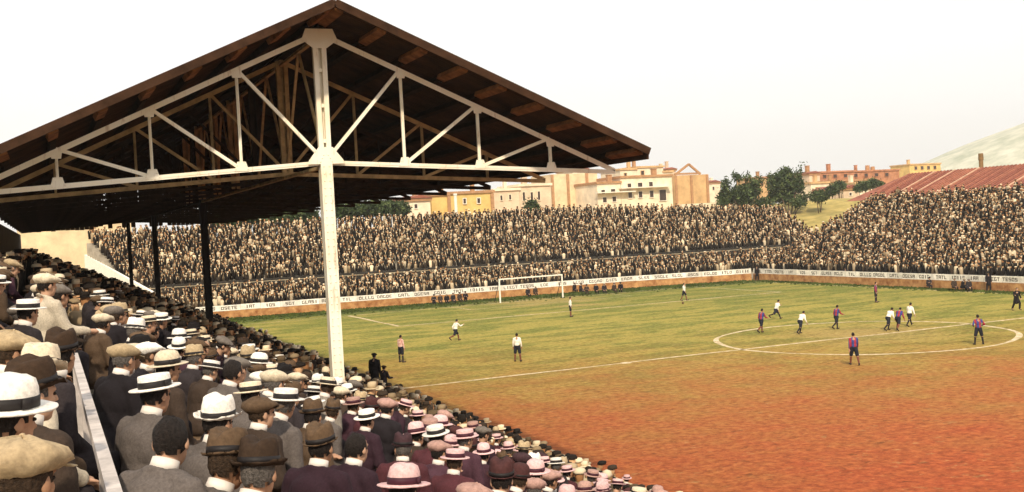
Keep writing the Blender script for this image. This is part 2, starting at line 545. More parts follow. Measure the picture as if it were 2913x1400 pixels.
# ------------------------------------------------------------------ near grandstand: stepped terrace
TX = CAM_O[0]                                            # stand coordinate t is x - TX; l is y - CAM_O[1]
def floor_t(t): return 6.57 - .46 * t
ROWS = [13.5 - .8 * i for i in range(19)]
Y0, Y1 = CAM_O[1] - 1.5, CAM_O[1] + 92
stand = empty('grandstand', (TX + 6, CAM_O[1] + 40, 0))
tag(stand, 'stepped concrete grandstand packed with seated spectators along the near touchline', 'grandstand')
SL = Vector(stand.location)
def rel(mb):                                             # shift a world-space mesh into the stand's own frame
    mb.v = [(x - SL.x, y - SL.y, z - SL.z) for x, y, z in mb.v]; return mb
for i, t in enumerate(ROWS):
    z = floor_t(t)
    mb = MB(); mb.box((TX + t - .42 if i < 18 else TX + t - .6, Y0, 0), (TX + t + (.379 if i else .7), Y1, z))
    rel(mb).build('step', M_CONC, stand)
    mb = MB(); mb.box((TX + t - .17, Y0, z + .39), (TX + t + .15, Y1, z + .43))
    for y in np.arange(Y0 + 1, Y1, 6): mb.box((TX + t - .10, y, z + .002), (TX + t + .08, y + .08, z + .39))
    rel(mb).build('bench', M_WOOD, stand)
mb = MB(); mb.box((TX + 14.21, Y0, 0), (TX + 14.40, Y1, floor_t(13.5) + .55)); rel(mb).build('front_parapet', M_CONC, stand)
mb = MB(); mb.box((TX - 1.75, CAM_O[1] + 22.4, 0), (TX - 1.55, Y1, 9.55)); rel(mb).build('back_wall', material('stand_back_wall', (.06, .042, .026), .9, .4, 1.5, .2), stand)

# white handrail in front of the camera's row
hr = empty('handrail', (TX + .21, CAM_O[1] + 6, floor_t(0)))
tag(hr, 'white painted handrail running forward between the nearest spectators at lower left', 'handrail')
mb = MB(); mb.beam((0, -3.6, CAM_O[2] - 1.05 - floor_t(0)), (0, 5.2, CAM_O[2] - 1.05 - floor_t(0)), .060, .07)
M_RAIL = material('grimy_rail_paint', (.46, .41, .38), .7, .3, 6, .2)
o = mb.build('rail', M_RAIL, hr)
for y in (-3.0, -.4, 2.2, 4.8):
    mb = MB(); mb.box((-.03, y - .03, -.08), (.03, y + .03, CAM_O[2] - 1.097 - floor_t(0))); mb.build('rail_post', M_RAIL, hr)

# ------------------------------------------------------------------ grandstand roof
RX = TX + 5.83                                           # ridge / post line
roof = empty('grandstand_roof', (RX, CAM_O[1] + 24, 0))
tag(roof, 'dark pitched grandstand roof carried on white riveted steel trusses and posts', 'roof')
def RL(l): return l - 24                                 # local y in the roof frame
W, P = 7.22, 1.83
def zt(u): return 12.93 - .4455 * abs(u) * P             # top chord
def zb(u): return 10.07 - .0585 * abs(u) * P             # bottom chord
def zr(dx): return 13.27 - .4455 * abs(dx)               # underside of the sheets
# trusses
tr_first = None
def build_truss(name, y, full, M_STEEL):
    mb = MB()
    dep, th = .10, .085
    # chords: double angles, drawn as a flange and a web
    for sgn in (-1, 1):
        mb.beam((0, y, zt(0)), (sgn * W, y, zt(4)), .12, .07, up=(0, 0, 1))
        mb.beam((0, y - .045, zt(0) - .05), (sgn * W, y - .045, zt(4) - .05), .02, .06)
        mb.beam((0, y, zb(0)), (sgn * W, y, zb(4)), .12, .065)
        mb.beam((0, y - .04, zb(0) - .045), (sgn * W, y - .04, zb(4) - .045), .02, .05)
    t = mb.build(name, M_STEEL, roof)
    sub = []
    # king post: two flats with batten plates between
    k = MB()
    for sx in (-1, 1):
        k.beam((sx * .080, y - .03, zb(0)), (sx * .098, y - .03, zt(0)), .12, .105, up=(1, 0, 0))
    for i in range(3):
        z = zb(0) + .42 + i * .78
        k.box((-.06, y - .06, z), (.06, y + .02, z + .08))
    k.box((-.07, y + .045, zb(0)), (.07, y + .055, zt(0)))
    sub.append(k.build('king_post', M_STEEL, t))
    for u in (-3, -2, -1, 1, 2, 3):
        k = MB(); k.beam((u * P, y + .002, zb(u)), (u * P, y + .002, zt(u)), .05, .05, up=(1, 0, 0))
        k.beam((u * P + .018, y - .04, zb(u)), (u * P + .018, y - .04, zt(u)), .02, .036, up=(0, 1, 0))
        sub.append(k.build('vertical_strut', M_STEEL, t))
    for u in (-3, -2, -1, 1, 2, 3):
        v = u - (1 if u > 0 else -1)
        k = MB(); k.beam((u * P, y - .006, zt(u)), (v * P, y - .006, zb(v)), .07, .072, up=(0, 0, 1))
        sub.append(k.build('diagonal', M_STEEL, t))
    if full:
        for u in (-3, -2, -1, 1, 2, 3):
            s = 1 if u > 0 else -1
            k = MB(); k.prism([(u * P - .13, zt(u) + s * .05), (u * P + .13, zt(u) - s * .05), (u * P + .09, zt(u) - .20), (u * P - .09, zt(u) - .20)][::1], y - .066, y - .056)
            sub.append(k.build('gusset_plate', M_STEEL, t))
            k = MB(); k.prism([(u * P - .15, zb(u) - .04), (u * P + .15, zb(u) - .04), (u * P + .09, zb(u) + .16), (u * P - .09, zb(u) + .16)], y - .066, y - .056)
            sub.append(k.build('gusset_plate', M_STEEL, t))
        k = MB(); k.prism([(-.40, zt(0) - .18), (-.16, zt(0) - .36), (.16, zt(0) - .36), (.40, zt(0) - .18), (.30, zt(0) + .06), (-.30, zt(0) + .06)], y - .118, y - .104)
        sub.append(k.build('gusset_plate', M_STEEL, t))
        k = MB(); k.prism([(-.42, zb(0) - .05), (.42, zb(0) - .05), (.38, zb(0) + .04), (.16, zb(0) + .32), (-.16, zb(0) + .32), (-.38, zb(0) + .04)], y - .118, y - .104)
        sub.append(k.build('gusset_plate', M_STEEL, t))
        rv = MB()                                         # rivet heads
        for u in (-3, -2, -1, 0, 1, 2, 3):
            for dx, dz in ((-.09, .08), (.09, .08), (-.05, .15), (.05, .15), (-.13, 0), (.13, 0)):
                rv.lathe([(.018, 0), (.012, .012)], 6, c=(0, 0, 0), fn=lambda p, u=u, dx=dx, dz=dz: (u * P + dx + p[0], y - (.067 if u else .119) - p[2], zb(u) + dz + p[1]))
        sub.append(rv.build('rivets', M_STEEL, t))
    return t, sub
M_HALFSHADE = material('half_shade_truss_paint', (.44, .32, .16), .8, .35, 3, .1, spec=.15)  # roof shade put into the colour of the steelwork behind the front truss
M_DEEPSHADE = material('deep_shade_paint', (.030, .019, .011), .9, .4, 3, .1, spec=.05)  # deeper roof shade put into the colour of inner trusses and purlins
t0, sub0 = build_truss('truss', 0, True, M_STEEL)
t1, sub1 = build_truss('truss', 4.1, False, M_HALFSHADE)
t2, sub2 = build_truss('truss', 8.2, False, M_DEEPSHADE)
for kx in range(3, 16):
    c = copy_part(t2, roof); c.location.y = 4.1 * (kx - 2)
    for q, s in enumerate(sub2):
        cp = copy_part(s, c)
        if q == 0 and kx < 7:                              # the first few king posts get the paler half-shade colour
            cp.material_slots[0].link = 'OBJECT'; cp.material_slots[0].material = M_HALFSHADE
# ridge lattice girder: V bracing in the plane of the ridge between the trusses
for kx in range(15):
    y0 = 4.1 * kx
    mb = MB()
    mb.beam((0, y0 + .08, zb(0) + .1), (0, y0 + 2.05, zt(0) - .1), .06, .06)
    mb.beam((0, y0 + 4.02, zb(0) + .1), (0, y0 + 2.05, zt(0) - .1), .06, .06)
    mb.beam((-.02, y0 + .06, zb(0) - .10), (-.02, y0 + 4.04, zb(0) - .10), .10, .07)
    mb.beam((-.02, y0 + .06, zt(0) - .12), (-.02, y0 + 4.04, zt(0) - .12), .10, .07)
    mb.build('ridge_bracing', M_HALFSHADE if kx < 5 else M_DEEPSHADE, roof)
# purlins and roof sheets
YA, YB = RL(22.4), RL(87.5)
for s in (-1, 1):
    for i in range(9):
        dx = .12 + i * .905
        if dx > W - .1: dx = W - .1
        z = zr(dx)
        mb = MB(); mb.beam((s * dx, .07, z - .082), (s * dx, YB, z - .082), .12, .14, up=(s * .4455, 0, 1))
        mb.build('purlin', M_DEEPSHADE, roof)  # inner run coloured dark for the shade under the roof
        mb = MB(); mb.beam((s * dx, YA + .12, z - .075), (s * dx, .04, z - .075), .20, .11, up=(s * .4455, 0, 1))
        mb.build('purlin_end', M_PURLIN_LIT, roof)
    for j in range(16):
        ya, yb = YA + (YB - YA) * j / 16, YA + (YB - YA) * (j + 1) / 16 - .012
        nx = 28
        v, f = [], []
        for a in range(nx + 1):
            dx = a / nx * (W + .06)
            for yy in (ya, yb):
                v.append((s * dx, yy, zr(dx) + .004)); v.append((s * dx, yy, zr(dx) + .05))
        for a in range(nx):
            b0, b1 = a * 4, a * 4 + 4
            f += [(b0, b0 + 2, b1 + 2, b1), (b0 + 1, b1 + 1, b1 + 3, b0 + 3), (b0, b1, b1 + 1, b0 + 1), (b0 + 2, b0 + 3, b1 + 3, b1 + 2)]
        f += [(0, 1, 3, 2), (nx * 4, nx * 4 + 2, nx * 4 + 3, nx * 4 + 1)]
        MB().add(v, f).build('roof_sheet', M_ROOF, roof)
    mb = MB(); mb.beam((s * .01, YA - .03, zr(0) - .02), (s * (W + .08), YA - .03, zr(W + .08) - .02), .05, .17)
    mb.build('verge_board', M_VERGE, roof)
    mb = MB(); mb.beam((s * (W + .05), YA + .01, zr(W + .05) - .10), (s * (W + .05), YB, zr(W + .05) - .10), .05, .22)
    mb.build('eaves_board', M_VERGE, roof)
# boarded far gable
for i in range(44):
    x0 = -W + i * (2 * W / 44); x1 = x0 + 2 * W / 44 - .012
    if i in (17, 24): continue
    mb = MB()
    lo = 9.62 + (random.uniform(0, .9) if i in (15, 16, 18, 19, 20, 22, 25, 26, 30) else random.uniform(0, .06))
    mb.prism([(x0, lo), (x1, lo), (x1, zr(x1) - .18), (x0, zr(x0) - .18)], YB - .06, YB - .03)
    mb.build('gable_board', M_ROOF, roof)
# posts: a white riveted column in front, dark ones behind
for kx, l in enumerate((24, 44.4, 65.3, 85.8)):
    zf = floor_t(5.83)
    mb = MB()
    y = RL(l)
    for sx in (-1, 1): mb.box((sx * .105 - .025, y - .13, zf - .2), (sx * .105 + .025, y + .13, zb(0) - .05))
    mb.box((-.079, y - .118, zf - .2), (.079, y - .09, zb(0) - .05))
    mb.box((-.079, y + .03, zf - .2), (.079, y + .05, zb(0) - .05))
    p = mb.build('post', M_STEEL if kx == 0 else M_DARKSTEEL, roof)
    p['label'] = 'white riveted steel post' if kx == 0 else 'dark steel post under the roof'
    if kx == 0:
        rv = MB()
        for z in np.arange(zf, zb(0), .16):
            for sx in (-.06, .06):
                rv.lathe([(.022, 0), (.014, .014)], 6, fn=lambda q, z=z, sx=sx: (sx + q[0], y - .119 - q[2], z + q[1]))
        rv.build('rivets', M_STEEL, p)
    else:
        k = MB()
        for s in (-1, 1): k.beam((0, y + s * .1, zb(0) - 1.1), (0, y + s * 1.2, zb(0) - .16), .08, .08)
        k.build('brace', M_DARKSTEEL, p)

# ------------------------------------------------------------------ far perimeter wall with lettered boards
def yw(x): return 62.3 - .0865 * (x + 36)
def wall_run(name, label, pts, nglyph):
    root = empty(name, (pts[0][0], pts[0][1], 0))
    tag(root, label, 'wall')
    ox, oy = pts[0]
    GL = {'E': [(0, 0, .25, 1), (0, 0, 1, .2), (0, .4, .8, .6), (0, .8, 1, 1)], 'O': [(0, 0, .28, 1), (.72, 0, 1, 1), (0, 0, 1, .22), (0, .78, 1, 1)],
          'I': [(.3, 0, .7, 1)], 'S': [(0, 0, 1, .2), (0, .4, 1, .6), (0, .8, 1, 1), (0, .5, .28, 1), (.72, 0, 1, .5)], 'A': [(0, 0, .28, .9), (.72, 0, 1, .9), (0, .75, 1, 1), (0, .35, 1, .52)],
          'L': [(0, 0, .28, 1), (0, 0, 1, .2)], 'T': [(.36, 0, .64, 1), (0, .8, 1, 1)], 'G': [(0, 0, .28, 1), (0, 0, 1, .2), (0, .8, 1, 1), (.72, 0, 1, .5)]}
    rs = random.Random(len(pts) + nglyph)
    for a, c in zip(pts[:-1], pts[1:]):
        d = Vector((c[0] - a[0], c[1] - a[1], 0)); L = d.length; d.normalize()
        nrm = Vector((d.y, -d.x, 0))                     # towards the pitch
        A = Vector((a[0] - ox, a[1] - oy, 0))
        mb = MB(); mb.beam(A + Vector((0, 0, .40)) - nrm * .02, A + d * L + Vector((0, 0, .40)) - nrm * .02, .24, .80)
        mb.build('wall_base', M_ORANGEWALL, root)
        n = max(1, round(L / 2.05)); s = L / n
        for i in range(n):
            p = A + d * (s * i + .01); q = A + d * (s * (i + 1) - .01)
            hz = 1.12 + rs.uniform(-.012, .012)
            mb = MB(); mb.beam(p + Vector((0, 0, hz)) + nrm * .01, q + Vector((0, 0, hz)) + nrm * .01, .10, .58)
            bd = mb.build('board', M_BOARD, root)
            mb = MB()
            ng = rs.choice((3, 4, 4, 5))
            gw, gh = .28, .33
            st = (s - ng * gw * 1.22) / 2 + rs.uniform(-.12, .12)
            for k in range(ng):
                for (u0, v0, u1, v1) in GL[rs.choice('EOISALTG')]:
                    b0 = p + d * (st + (k * 1.22 + u0) * gw) + nrm * .063
                    b1 = p + d * (st + (k * 1.22 + u1) * gw) + nrm * .063
                    z0, z1 = hz - gh / 2 + v0 * gh, hz - gh / 2 + v1 * gh
                    mb.add([(b0.x, b0.y, z0), (b1.x, b1.y, z0), (b1.x, b1.y, z1), (b0.x, b0.y, z1)], [(0, 1, 2, 3)])
            mb.build('lettering', M_LETTER, bd)
    return root
wall_run('perimeter_wall', 'orange wall topped with white lettered boards behind the far goal', [(-35.5, yw(-35.5)), (14, yw(14)), (29.95, 54.2)], 4)
wall_run('perimeter_wall', 'orange wall topped with white lettered boards along the far touchline', [(30.2, 54.0), (30.2, -6)], 5)

# ------------------------------------------------------------------ goal
goal = empty('goal', (0, HL, 0))
tag(goal, 'white wooden football goal at the far end of the pitch', 'goal')
for s in (-1, 1):
    mb = MB(); mb.box((s * 3.70 - .065, -.06, 0), (s * 3.70 + .065, .06, 2.44)); mb.build('goalpost', M_WHITEPAINT, goal)
    mb = MB(); mb.beam((s * 3.70, .07, 2.3), (s * 3.70, 1.6, 0.02), .05, .05); mb.build('net_stay', M_DARKSTEEL, goal)
mb = MB(); mb.box((-3.765, -.06, 2.441), (3.765, .06, 2.57)); mb.build('crossbar', M_WHITEPAINT, goal)

# ------------------------------------------------------------------ far terraces
LOW = [(1.2 + .6 * i, .55 + .27 * i) for i in range(6)]
UPP = [(6.7 + .6 * i, 3.0 + .335 * i) for i in range(18)]
ter = empty('goal_end_terrace', (0, 70, 0))
tag(ter, 'standing terrace behind the far goal with a dark walkway across it', 'terrace')
XR = 47
def skew_box(d0, d1, z0, z1, xl, xr):
    return MB().add([(xl, yw(xl) + d0 - 70, z0), (xr, yw(xr) + d0 - 70, z0), (xr, yw(xr) + d1 - 70, z0), (xl, yw(xl) + d1 - 70, z0),
                     (xl, yw(xl) + d0 - 70, z1), (xr, yw(xr) + d0 - 70, z1), (xr, yw(xr) + d1 - 70, z1), (xl, yw(xl) + d1 - 70, z1)],
                    [(0, 3, 2, 1), (4, 5, 6, 7), (0, 1, 5, 4), (1, 2, 6, 5), (2, 3, 7, 6), (3, 0, 4, 7)])
for d, z in LOW + UPP:
    top = 99 if z < 6 else (XR if z < 6.6 else 15 + (8.75 - z) / .05 + 6)
    skew_box(d - .3, d + .298, 0, z, -37 - d * .38, min(XR, top)).build('step', M_CONC, ter)
skew_box(4.8, 6.1, 0, 2.0, -38.9, XR).build('walkway', M_CONC, ter)
skew_box(6.12, 6.38, 0, 3.72, -39.2, XR).build('walkway_parapet', M_SHADOWWALL, ter)
rl = skew_box(4.72, 4.78, 3.45, 3.51, -38.8, XR)
for x in np.arange(-38, XR, 2.4): rl.box((x - .03, yw(x) + 4.72 - 70, 1.8), (x + .03, yw(x) + 4.78 - 70, 3.45))
rl.build('walkway_rail', material('worn_rail', (.42, .34, .22), .8, .3, 2), ter)
# raking white end wall
mb = MB()
A, B = (-37.6, yw(-37) + .2, 3.1), (-43.6, yw(-43) + 17.5, 7.4)
v = []
for (x, y, z) in (A, B):
    v += [(x - .15, y - 70, 0), (x + .15, y - 70, 0), (x + .15, y - 70, z), (x - .15, y - 70, z)]
mb.add(v, [(0, 3, 2, 1), (4, 5, 6, 7), (0, 1, 5, 4), (1, 2, 6, 5), (2, 3, 7, 6), (3, 0, 4, 7)])
mb.build('end_wall', M_WHITEPAINT, ter)

side = empty('side_terrace', (40, 25, 0))
tag(side, 'tall standing terrace along the far touchline full of dark coated spectators', 'terrace')
SROW = [(31.7 + .6 * i, .6 + .275 * i) for i in range(28)]
def side_end(x): return 55.0 - (x - 31.7) * .10
for x, z in SROW:
    mb = MB(); mb.box((x - .3 - 40, -8 - 25, 0), (x + .298 - 40, side_end(x) - 25, z)); mb.build('step', M_CONC, side)

# ------------------------------------------------------------------ crowd masses (uncountable)
def low_person(hat):
    """low-poly standing spectator facing +x; returns verts, tris-or-quads, part index per vertex (0 coat 1 skin 2 hat 3 shirt)"""
    mb, part = MB(), []
    def lath(prof, n, sx, sy, c, k):
        a = len(mb.v); mb.lathe(prof, n, sx, sy, c=c); part.extend([k] * (len(mb.v) - a))
    lath([(.17, .45), (.20, .95), (.235, 1.30), (.19, 1.42), (.06, 1.47)], 7, .72, 1, (0, 0, 0), 0)
    lath([(.03, 1.40), (.075, 1.48), (.09, 1.58), (.082, 1.66), (.04, 1.70)], 6, 1.1, .92, (.03, 0, 0), 1)
    if hat == 0:      # cap
        lath([(.115, 1.62), (.125, 1.65), (.10, 1.70), (.03, 1.72)], 6, 1.15, 1, (.04, 0, 0), 2)
    elif hat == 1:    # brimmed hat
        lath([(.155, 1.625), (.155, 1.64)], 7, 1.1, 1, (.03, 0, 0), 2)
        lath([(.10, 1.642), (.092, 1.74), (.05, 1.75)], 6, 1.1, .95, (.03, 0, 0), 2)
    else:             # hair
        lath([(.085, 1.58), (.098, 1.64), (.075, 1.71), (.02, 1.735)], 6, 1.1, .95, (.005, 0, 0), 2)
    a = len(mb.v)
    mb.add([(.155, -.045, 1.42), (.155, .045, 1.42), (.178, 0, 1.14)], [(0, 2, 1)]); part.extend([3] * (len(mb.v) - a))
    return np.array(mb.v), mb.f, np.array(part)
LOWP = [low_person(h) for h in range(3)]
COATS = np.array([(.012, .010, .010), (.02, .016, .014), (.03, .024, .02), (.05, .038, .028), (.09, .07, .05), (.16, .125, .085), (.26, .21, .15), (.42, .36, .28), (.6, .54, .44)])
COATP = np.array([.40, .22, .12, .07, .04, .03, .03, .04, .05])
HATS = np.array([(.015, .012, .011), (.04, .03, .024), (.10, .075, .05), (.25, .20, .14), (.48, .41, .31), (.74, .68, .57)])
HATP = np.array([.40, .16, .08, .07, .10, .19])
SKIN = np.array([(.44, .25, .14), (.58, .38, .24), (.30, .16, .08)])
def crowd(name, label, pts, face, hatmix=(.4, .35, .25), zoff=0.0, dark=1.0):
    """pts: N x 3 floor positions; face: N yaw angles"""
    V, F, C = [], [], []
    k = 0
    loops, starts, tot = [], [], []
    for i, p in enumerate(pts):
        v, f, part = LOWP[RNG.choice(3, p=hatmix)]
        s = RNG.uniform(.86, 1.08); a = face[i] + RNG.normal(0, .4)
        cl = .5 + .5 * math.sin(p[0] * .55 + p[1] * .31 + p[2] * 1.3) * math.sin(p[0] * .21 - p[1] * .47 + 1.7)
        ca, sa = math.cos(a), math.sin(a)
        lean = RNG.normal(0, .09)
        x = v[:, 0] * s + v[:, 2] * lean; y = v[:, 1] * s * RNG.uniform(.92, 1.12) + v[:, 2] * RNG.normal(0, .09); z = v[:, 2] * s + zoff
        V.append(np.stack([p[0] + x * ca - y * sa, p[1] + x * sa + y * ca, p[2] + z], 1))
        pal = np.stack([COATS[RNG.choice(9, p=COATP)] * dark * (.7 + .7 * cl), SKIN[RNG.integers(3)], HATS[RNG.choice(6, p=HATP)] * (.75 + .4 * cl), (.7, .62, .48)]) * np.array((1.08, .98, .82))
        C.append(pal[part])
        for q in f:
            F.append(tuple(j + k for j in q))
        k += len(v)
    V = np.concatenate(V); C = np.concatenate(C)
    me = bpy.data.meshes.new(name)
    me.vertices.add(len(V)); me.vertices.foreach_set('co', V.ravel())
    ln = np.array([len(q) for q in F]); st = np.concatenate([[0], np.cumsum(ln)[:-1]])
    me.loops.add(int(ln.sum())); me.loops.foreach_set('vertex_index', np.concatenate([np.array(q) for q in F]).astype(np.int32))
    me.polygons.add(len(F)); me.polygons.foreach_set('loop_start', st.astype(np.int32)); me.polygons.foreach_set('loop_total', ln.astype(np.int32))
    me.update(calc_edges=True)
    at = me.color_attributes.new('Col', 'FLOAT_COLOR', 'POINT')
    at.data.foreach_set('color', np.concatenate([C, np.ones((len(C), 1))], 1).ravel().astype(np.float32))
    me.materials.append(M_CROWD)
    me.polygons.foreach_set('use_smooth', [True] * len(me.polygons))
    o = link(bpy.data.objects.new(name, me))
    tag(o, label, 'crowd', kind='stuff')
    return o
pts, face = [], []
for d, z in LOW + UPP:
    x = -36.6 - d * .38
    lim = 47 if z < 6.6 else 15 + (8.75 - z) / .05 + 6
    while x < min(46.6, lim):
        if RNG.random() < .96:
            pts.append((x + RNG.normal(0, .05), yw(x) + d + RNG.normal(0, .07), z)); face.append(-1.6 + RNG.normal(0, .2))
        x += .43
for x in np.arange(-36, 46, 1.1):                         # a few on the walkway
    if RNG.random() < .45: pts.append((x, yw(x) + 5.4, 2.0)); face.append(-1.6)
crowd('crowd', 'packed mass of hatted spectators standing on the terrace behind the far goal', pts, face)
pts, face = [], []
for x, z in SROW:
    y = -6.0
    while y < side_end(x) - .2:
        if RNG.random() < .97:
            pts.append((x + RNG.normal(0, .07), y + RNG.normal(0, .05), z)); face.append(math.pi + RNG.normal(0, .2))
        y += .43
for px in (2371, 2387, 2408, 2422, 2562, 2570, 2250, 2262, 2275, 2290):             # the ones standing tall on the top step
    q = at_x(px, 480, 48.3); pts.append((48.3, q[1], 8.45)); face.append(math.pi)
crowd('crowd', 'packed mass of dark coated spectators on the tall terrace along the far touchline', pts, face)

# ------------------------------------------------------------------ buildings beyond the ground
def window_at(parent, o, px0, py0, px1, py1, Y, pane, frame):
    a = at_y(px0, py0, Y); c = at_y(px1, py1, Y)
    x0, x1, z1, z0 = a[0] - o[0], c[0] - o[0], a[2], c[2]
    if z1 - z0 < .3 or x1 - x0 < .2: return
    mb = MB()
    t = .12
    mb.box((x0 - t, Y - o[1] - .10, z0 - t), (x0, Y - o[1] - .002, z1 + t)); mb.box((x1, Y - o[1] - .10, z0 - t), (x1 + t, Y - o[1] - .002, z1 + t))
    mb.box((x0, Y - o[1] - .10, z1), (x1, Y - o[1] - .002, z1 + t)); mb.box((x0 - .02, Y - o[1] - .18, z0 - t), (x1 + .02, Y - o[1] - .002, z0))
    f = mb.build('window', frame, parent)
    mb = MB(); mb.box((x0 + .002, Y - o[1] - .03, z0 + .002), (x1 - .002, Y - o[1] - .004, z1 - .002)); mb.build('pane', pane, f)
M_PANE = material('window_dark', (.05, .03, .022), .3, .3, 2, spec=.5)
M_TRIM = material('building_trim', (.40, .22, .11), .9, .2, 2)
M_TRIMW = material('pale_trim', (.78, .70, .58), .8, .1, 2)
def building(name, label, mat, Y, blocks, windows=(), pilasters=(), trim=None, roofmat=None, depth=10, cornice=True):
    """blocks: (px0, px1, ptop) facade boxes in the plane y = Y"""
    bx = [(at_y(a, t, Y + i * .07)[0], at_y(b, t, Y + i * .07)[0], .5 * (at_y(a, t, Y)[2] + at_y(b, t, Y)[2])) for i, (a, b, t) in enumerate(blocks)]
    o = ((bx[0][0] + bx[-1][1]) / 2, Y)
    root = empty(name, (o[0], o[1], 0)); tag(root, label, 'building')
    for i, (x0, x1, z) in enumerate(bx):
        mb = MB(); mb.box((x0 - o[0], i * .07, 0), (x1 - o[0], depth - i * .05, z)); mb.build('wall', mat, root)
        if cornice:
            mb = MB(); mb.box((x0 - o[0] - .25, i * .07 - .3, z + .002), (x1 - o[0] + .25, depth + .2, z + .45)); mb.build('cornice', trim or M_TRIM, root)
        if roofmat:
            mb = MB(); mb.prism([(x0 - o[0] - .4, z + .46), (x1 - o[0] + .4, z + .46), ((x0 + x1) / 2 - o[0], z + .46 + (x1 - x0) * .16)], -.5, depth + .4)
            mb.build('roof', roofmat, root)
    rs = random.Random(label)
    for (x0, x1, z) in bx:                                # chimneys and roof clutter
        if depth < 3 or not cornice: break
        for _ in range(max(1, int((x1 - x0) / 9))):
            cx = rs.uniform(x0 + .4, x1 - .4) - o[0]; h = rs.uniform(.9, 2.0) * (1.3 if roofmat else 1); w_ = rs.uniform(.25, .5)
            mb = MB(); mb.box((cx - w_, 2.0, z + .3), (cx + w_, 2.8, z + .46 + h)); mb.box((cx - w_ - .08, 1.92, z + .462 + h), (cx + w_ + .08, 2.88, z + .6 + h))
            mb.build('chimney', rs.choice((trim or M_TRIM, mat, M_TRIM)), root)
    for (px, p0, p1) in pilasters:
        a, c = at_y(px, p0, Y), at_y(px, p1, Y)
        mb = MB(); mb.box((a[0] - o[0] - .28, -.24, max(0, c[2])), (a[0] - o[0] + .28, -.003, a[2])); mb.build('pilaster', M_TRIM, root)
    for wn in windows: window_at(root, o, *wn, Y, M_PANE, trim or M_TRIMW)
    return root, o
YEL = material('yellow_plaster', (.66, .45, .16), .9, .18, .5)
PINK = material('pale_plaster', (.66, .50, .35), .9, .2, .4)
BEIGE = material('beige_plaster', (.68, .53, .33), .9, .22, .4)
WHITE = material('white_plaster', (.76, .64, .47), .9, .2, .5, detail=8)
TAN = material('tan_plaster', (.55, .35, .17), .9, .25, .4)
BRICKM = material('red_brick', (.42, .19, .10), .9, .3, .6)
TILE = material('old_roof_tile', (.27, .095, .06), .9, .35, .8)
building('apartment_house', 'low yellow building with red corner strips behind the far goal crowd', YEL, 118,
         [(1085, 1128, 493), (1128, 1240, 487)], windows=[(1165, 500, 1172, 512), (1200, 499, 1208, 511)], pilasters=[(1128, 490, 545), (1237, 487, 545)])
building('apartment_house', 'pale pinkish house with tall dark windows beside the beige block', PINK, 128,
         [(1242, 1306, 480), (1306, 1385, 468)], windows=[(1314, 484, 1321, 505), (1334, 484, 1341, 505), (1352, 482, 1359, 503), (1258, 492, 1264, 504), (1280, 490, 1286, 502)], trim=WHITE)
building('apartment_block', 'tall blank beige block divided by reddish vertical strips', BEIGE, 150,
         [(1385, 1502, 437)], pilasters=[(1388, 440, 545), (1427, 438, 545), (1475, 436, 545)], cornice=False)
building('villa', 'cream house with stacked balconies between the beige block and tan tower', WHITE, 140,
         [(1502, 1560, 462), (1560, 1690, 446)],
         windows=[(1512, 478, 1522, 488), (1536, 476, 1548, 486), (1516, 497, 1526, 509), (1540, 495, 1550, 507), (1578, 462, 1588, 474), (1604, 460, 1616, 472), (1632, 458, 1642, 470), (1580, 484, 1590, 498), (1606, 482, 1616, 497), (1634, 480, 1644, 496), (1658, 478, 1676, 504)])
for k_, (a, b_, t, Yv) in enumerate(((1505, 1600, 484, 138.6), (1565, 1690, 472, 138.4))):
    p0, p1 = at_y(a, t, Yv), at_y(b_, t, Yv)
    rt = [o for o in bpy.data.objects if o.name.startswith('villa')][0]
    mb = MB(); mb.box((p0[0] - rt.location.x, -1.4, p0[2] - .2), (p1[0] - rt.location.x, -.12, p0[2])); mb.build('balcony', M_TRIMW, rt)
building('villa', 'white house with a flat stepped roof rising behind the cream balconies', WHITE, 175,
         [(1560, 1600, 428), (1600, 1668, 422), (1668, 1692, 434)], windows=[(1570, 436, 1576, 444), (1612, 430, 1620, 440), (1640, 428, 1648, 438)], trim=TAN)
rt, ro = building('tower_block', 'tan square block crowned by an open triangular gable frame', TAN, 150,
                  [(1695, 1782, 440)], pilasters=[(1699, 442, 530), (1738, 441, 530), (1778, 440, 530)], cornice=False)
a, b_, c_ = at_y(1700, 441, 149.9), at_y(1764, 437, 149.9), at_y(1735, 413, 149.9)
zb0 = (a[2] + b_[2]) / 2
mb = MB(); mb.beam((a[0] - ro[0], .3, zb0), (c_[0] - ro[0], .3, c_[2]), .4, .45); mb.beam((b_[0] - ro[0], .3, zb0), (c_[0] - ro[0], .3, c_[2]), .4, .45); mb.beam((a[0] - ro[0], .3, zb0 + .2), (b_[0] - ro[0], .3, zb0 + .2), .38, .4)
mb.build('gable_frame', M_TRIM, rt)
building('garden_wall', 'low white wall below the two dark trees', WHITE, 104, [(1715, 1790, 512), (1790, 1856, 508)], cornice=False, depth=.5)
building('cottage', 'small pale cottage left of the yellow building under the roof edge', WHITE, 112, [(1030, 1082, 506)], windows=[(1042, 514, 1050, 524)], roofmat=TILE)
building('factory', 'long low red brick building on the rise right of the trees', BRICKM, 190,
         [(2046, 2150, 434), (2150, 2262, 431)], windows=[(2070 + 26 * i, 440 - i * .8, 2079 + 26 * i, 448 - i * .8) for i in range(7)], trim=BRICKM)
for i, (px, t) in enumerate(((2194, 415), (2207, 418))):
    p = at_y(px, t, 194)
    rt = [o for o in bpy.data.objects if o.name == 'factory'][0]
    mb = MB(); mb.lathe([(.7, 0), (.55, p[2] - 2), (.7, p[2] - 1.9), (.6, p[2])], 10, c=(p[0] - rt.location.x, 6, 0)); mb.build('chimney', M_TRIM, rt)
building('farmhouse', 'pale house half hidden on the slope right of the second tree', WHITE, 150, [(2040, 2085, 462)], windows=[(2052, 472, 2058, 480)], trim=TAN)
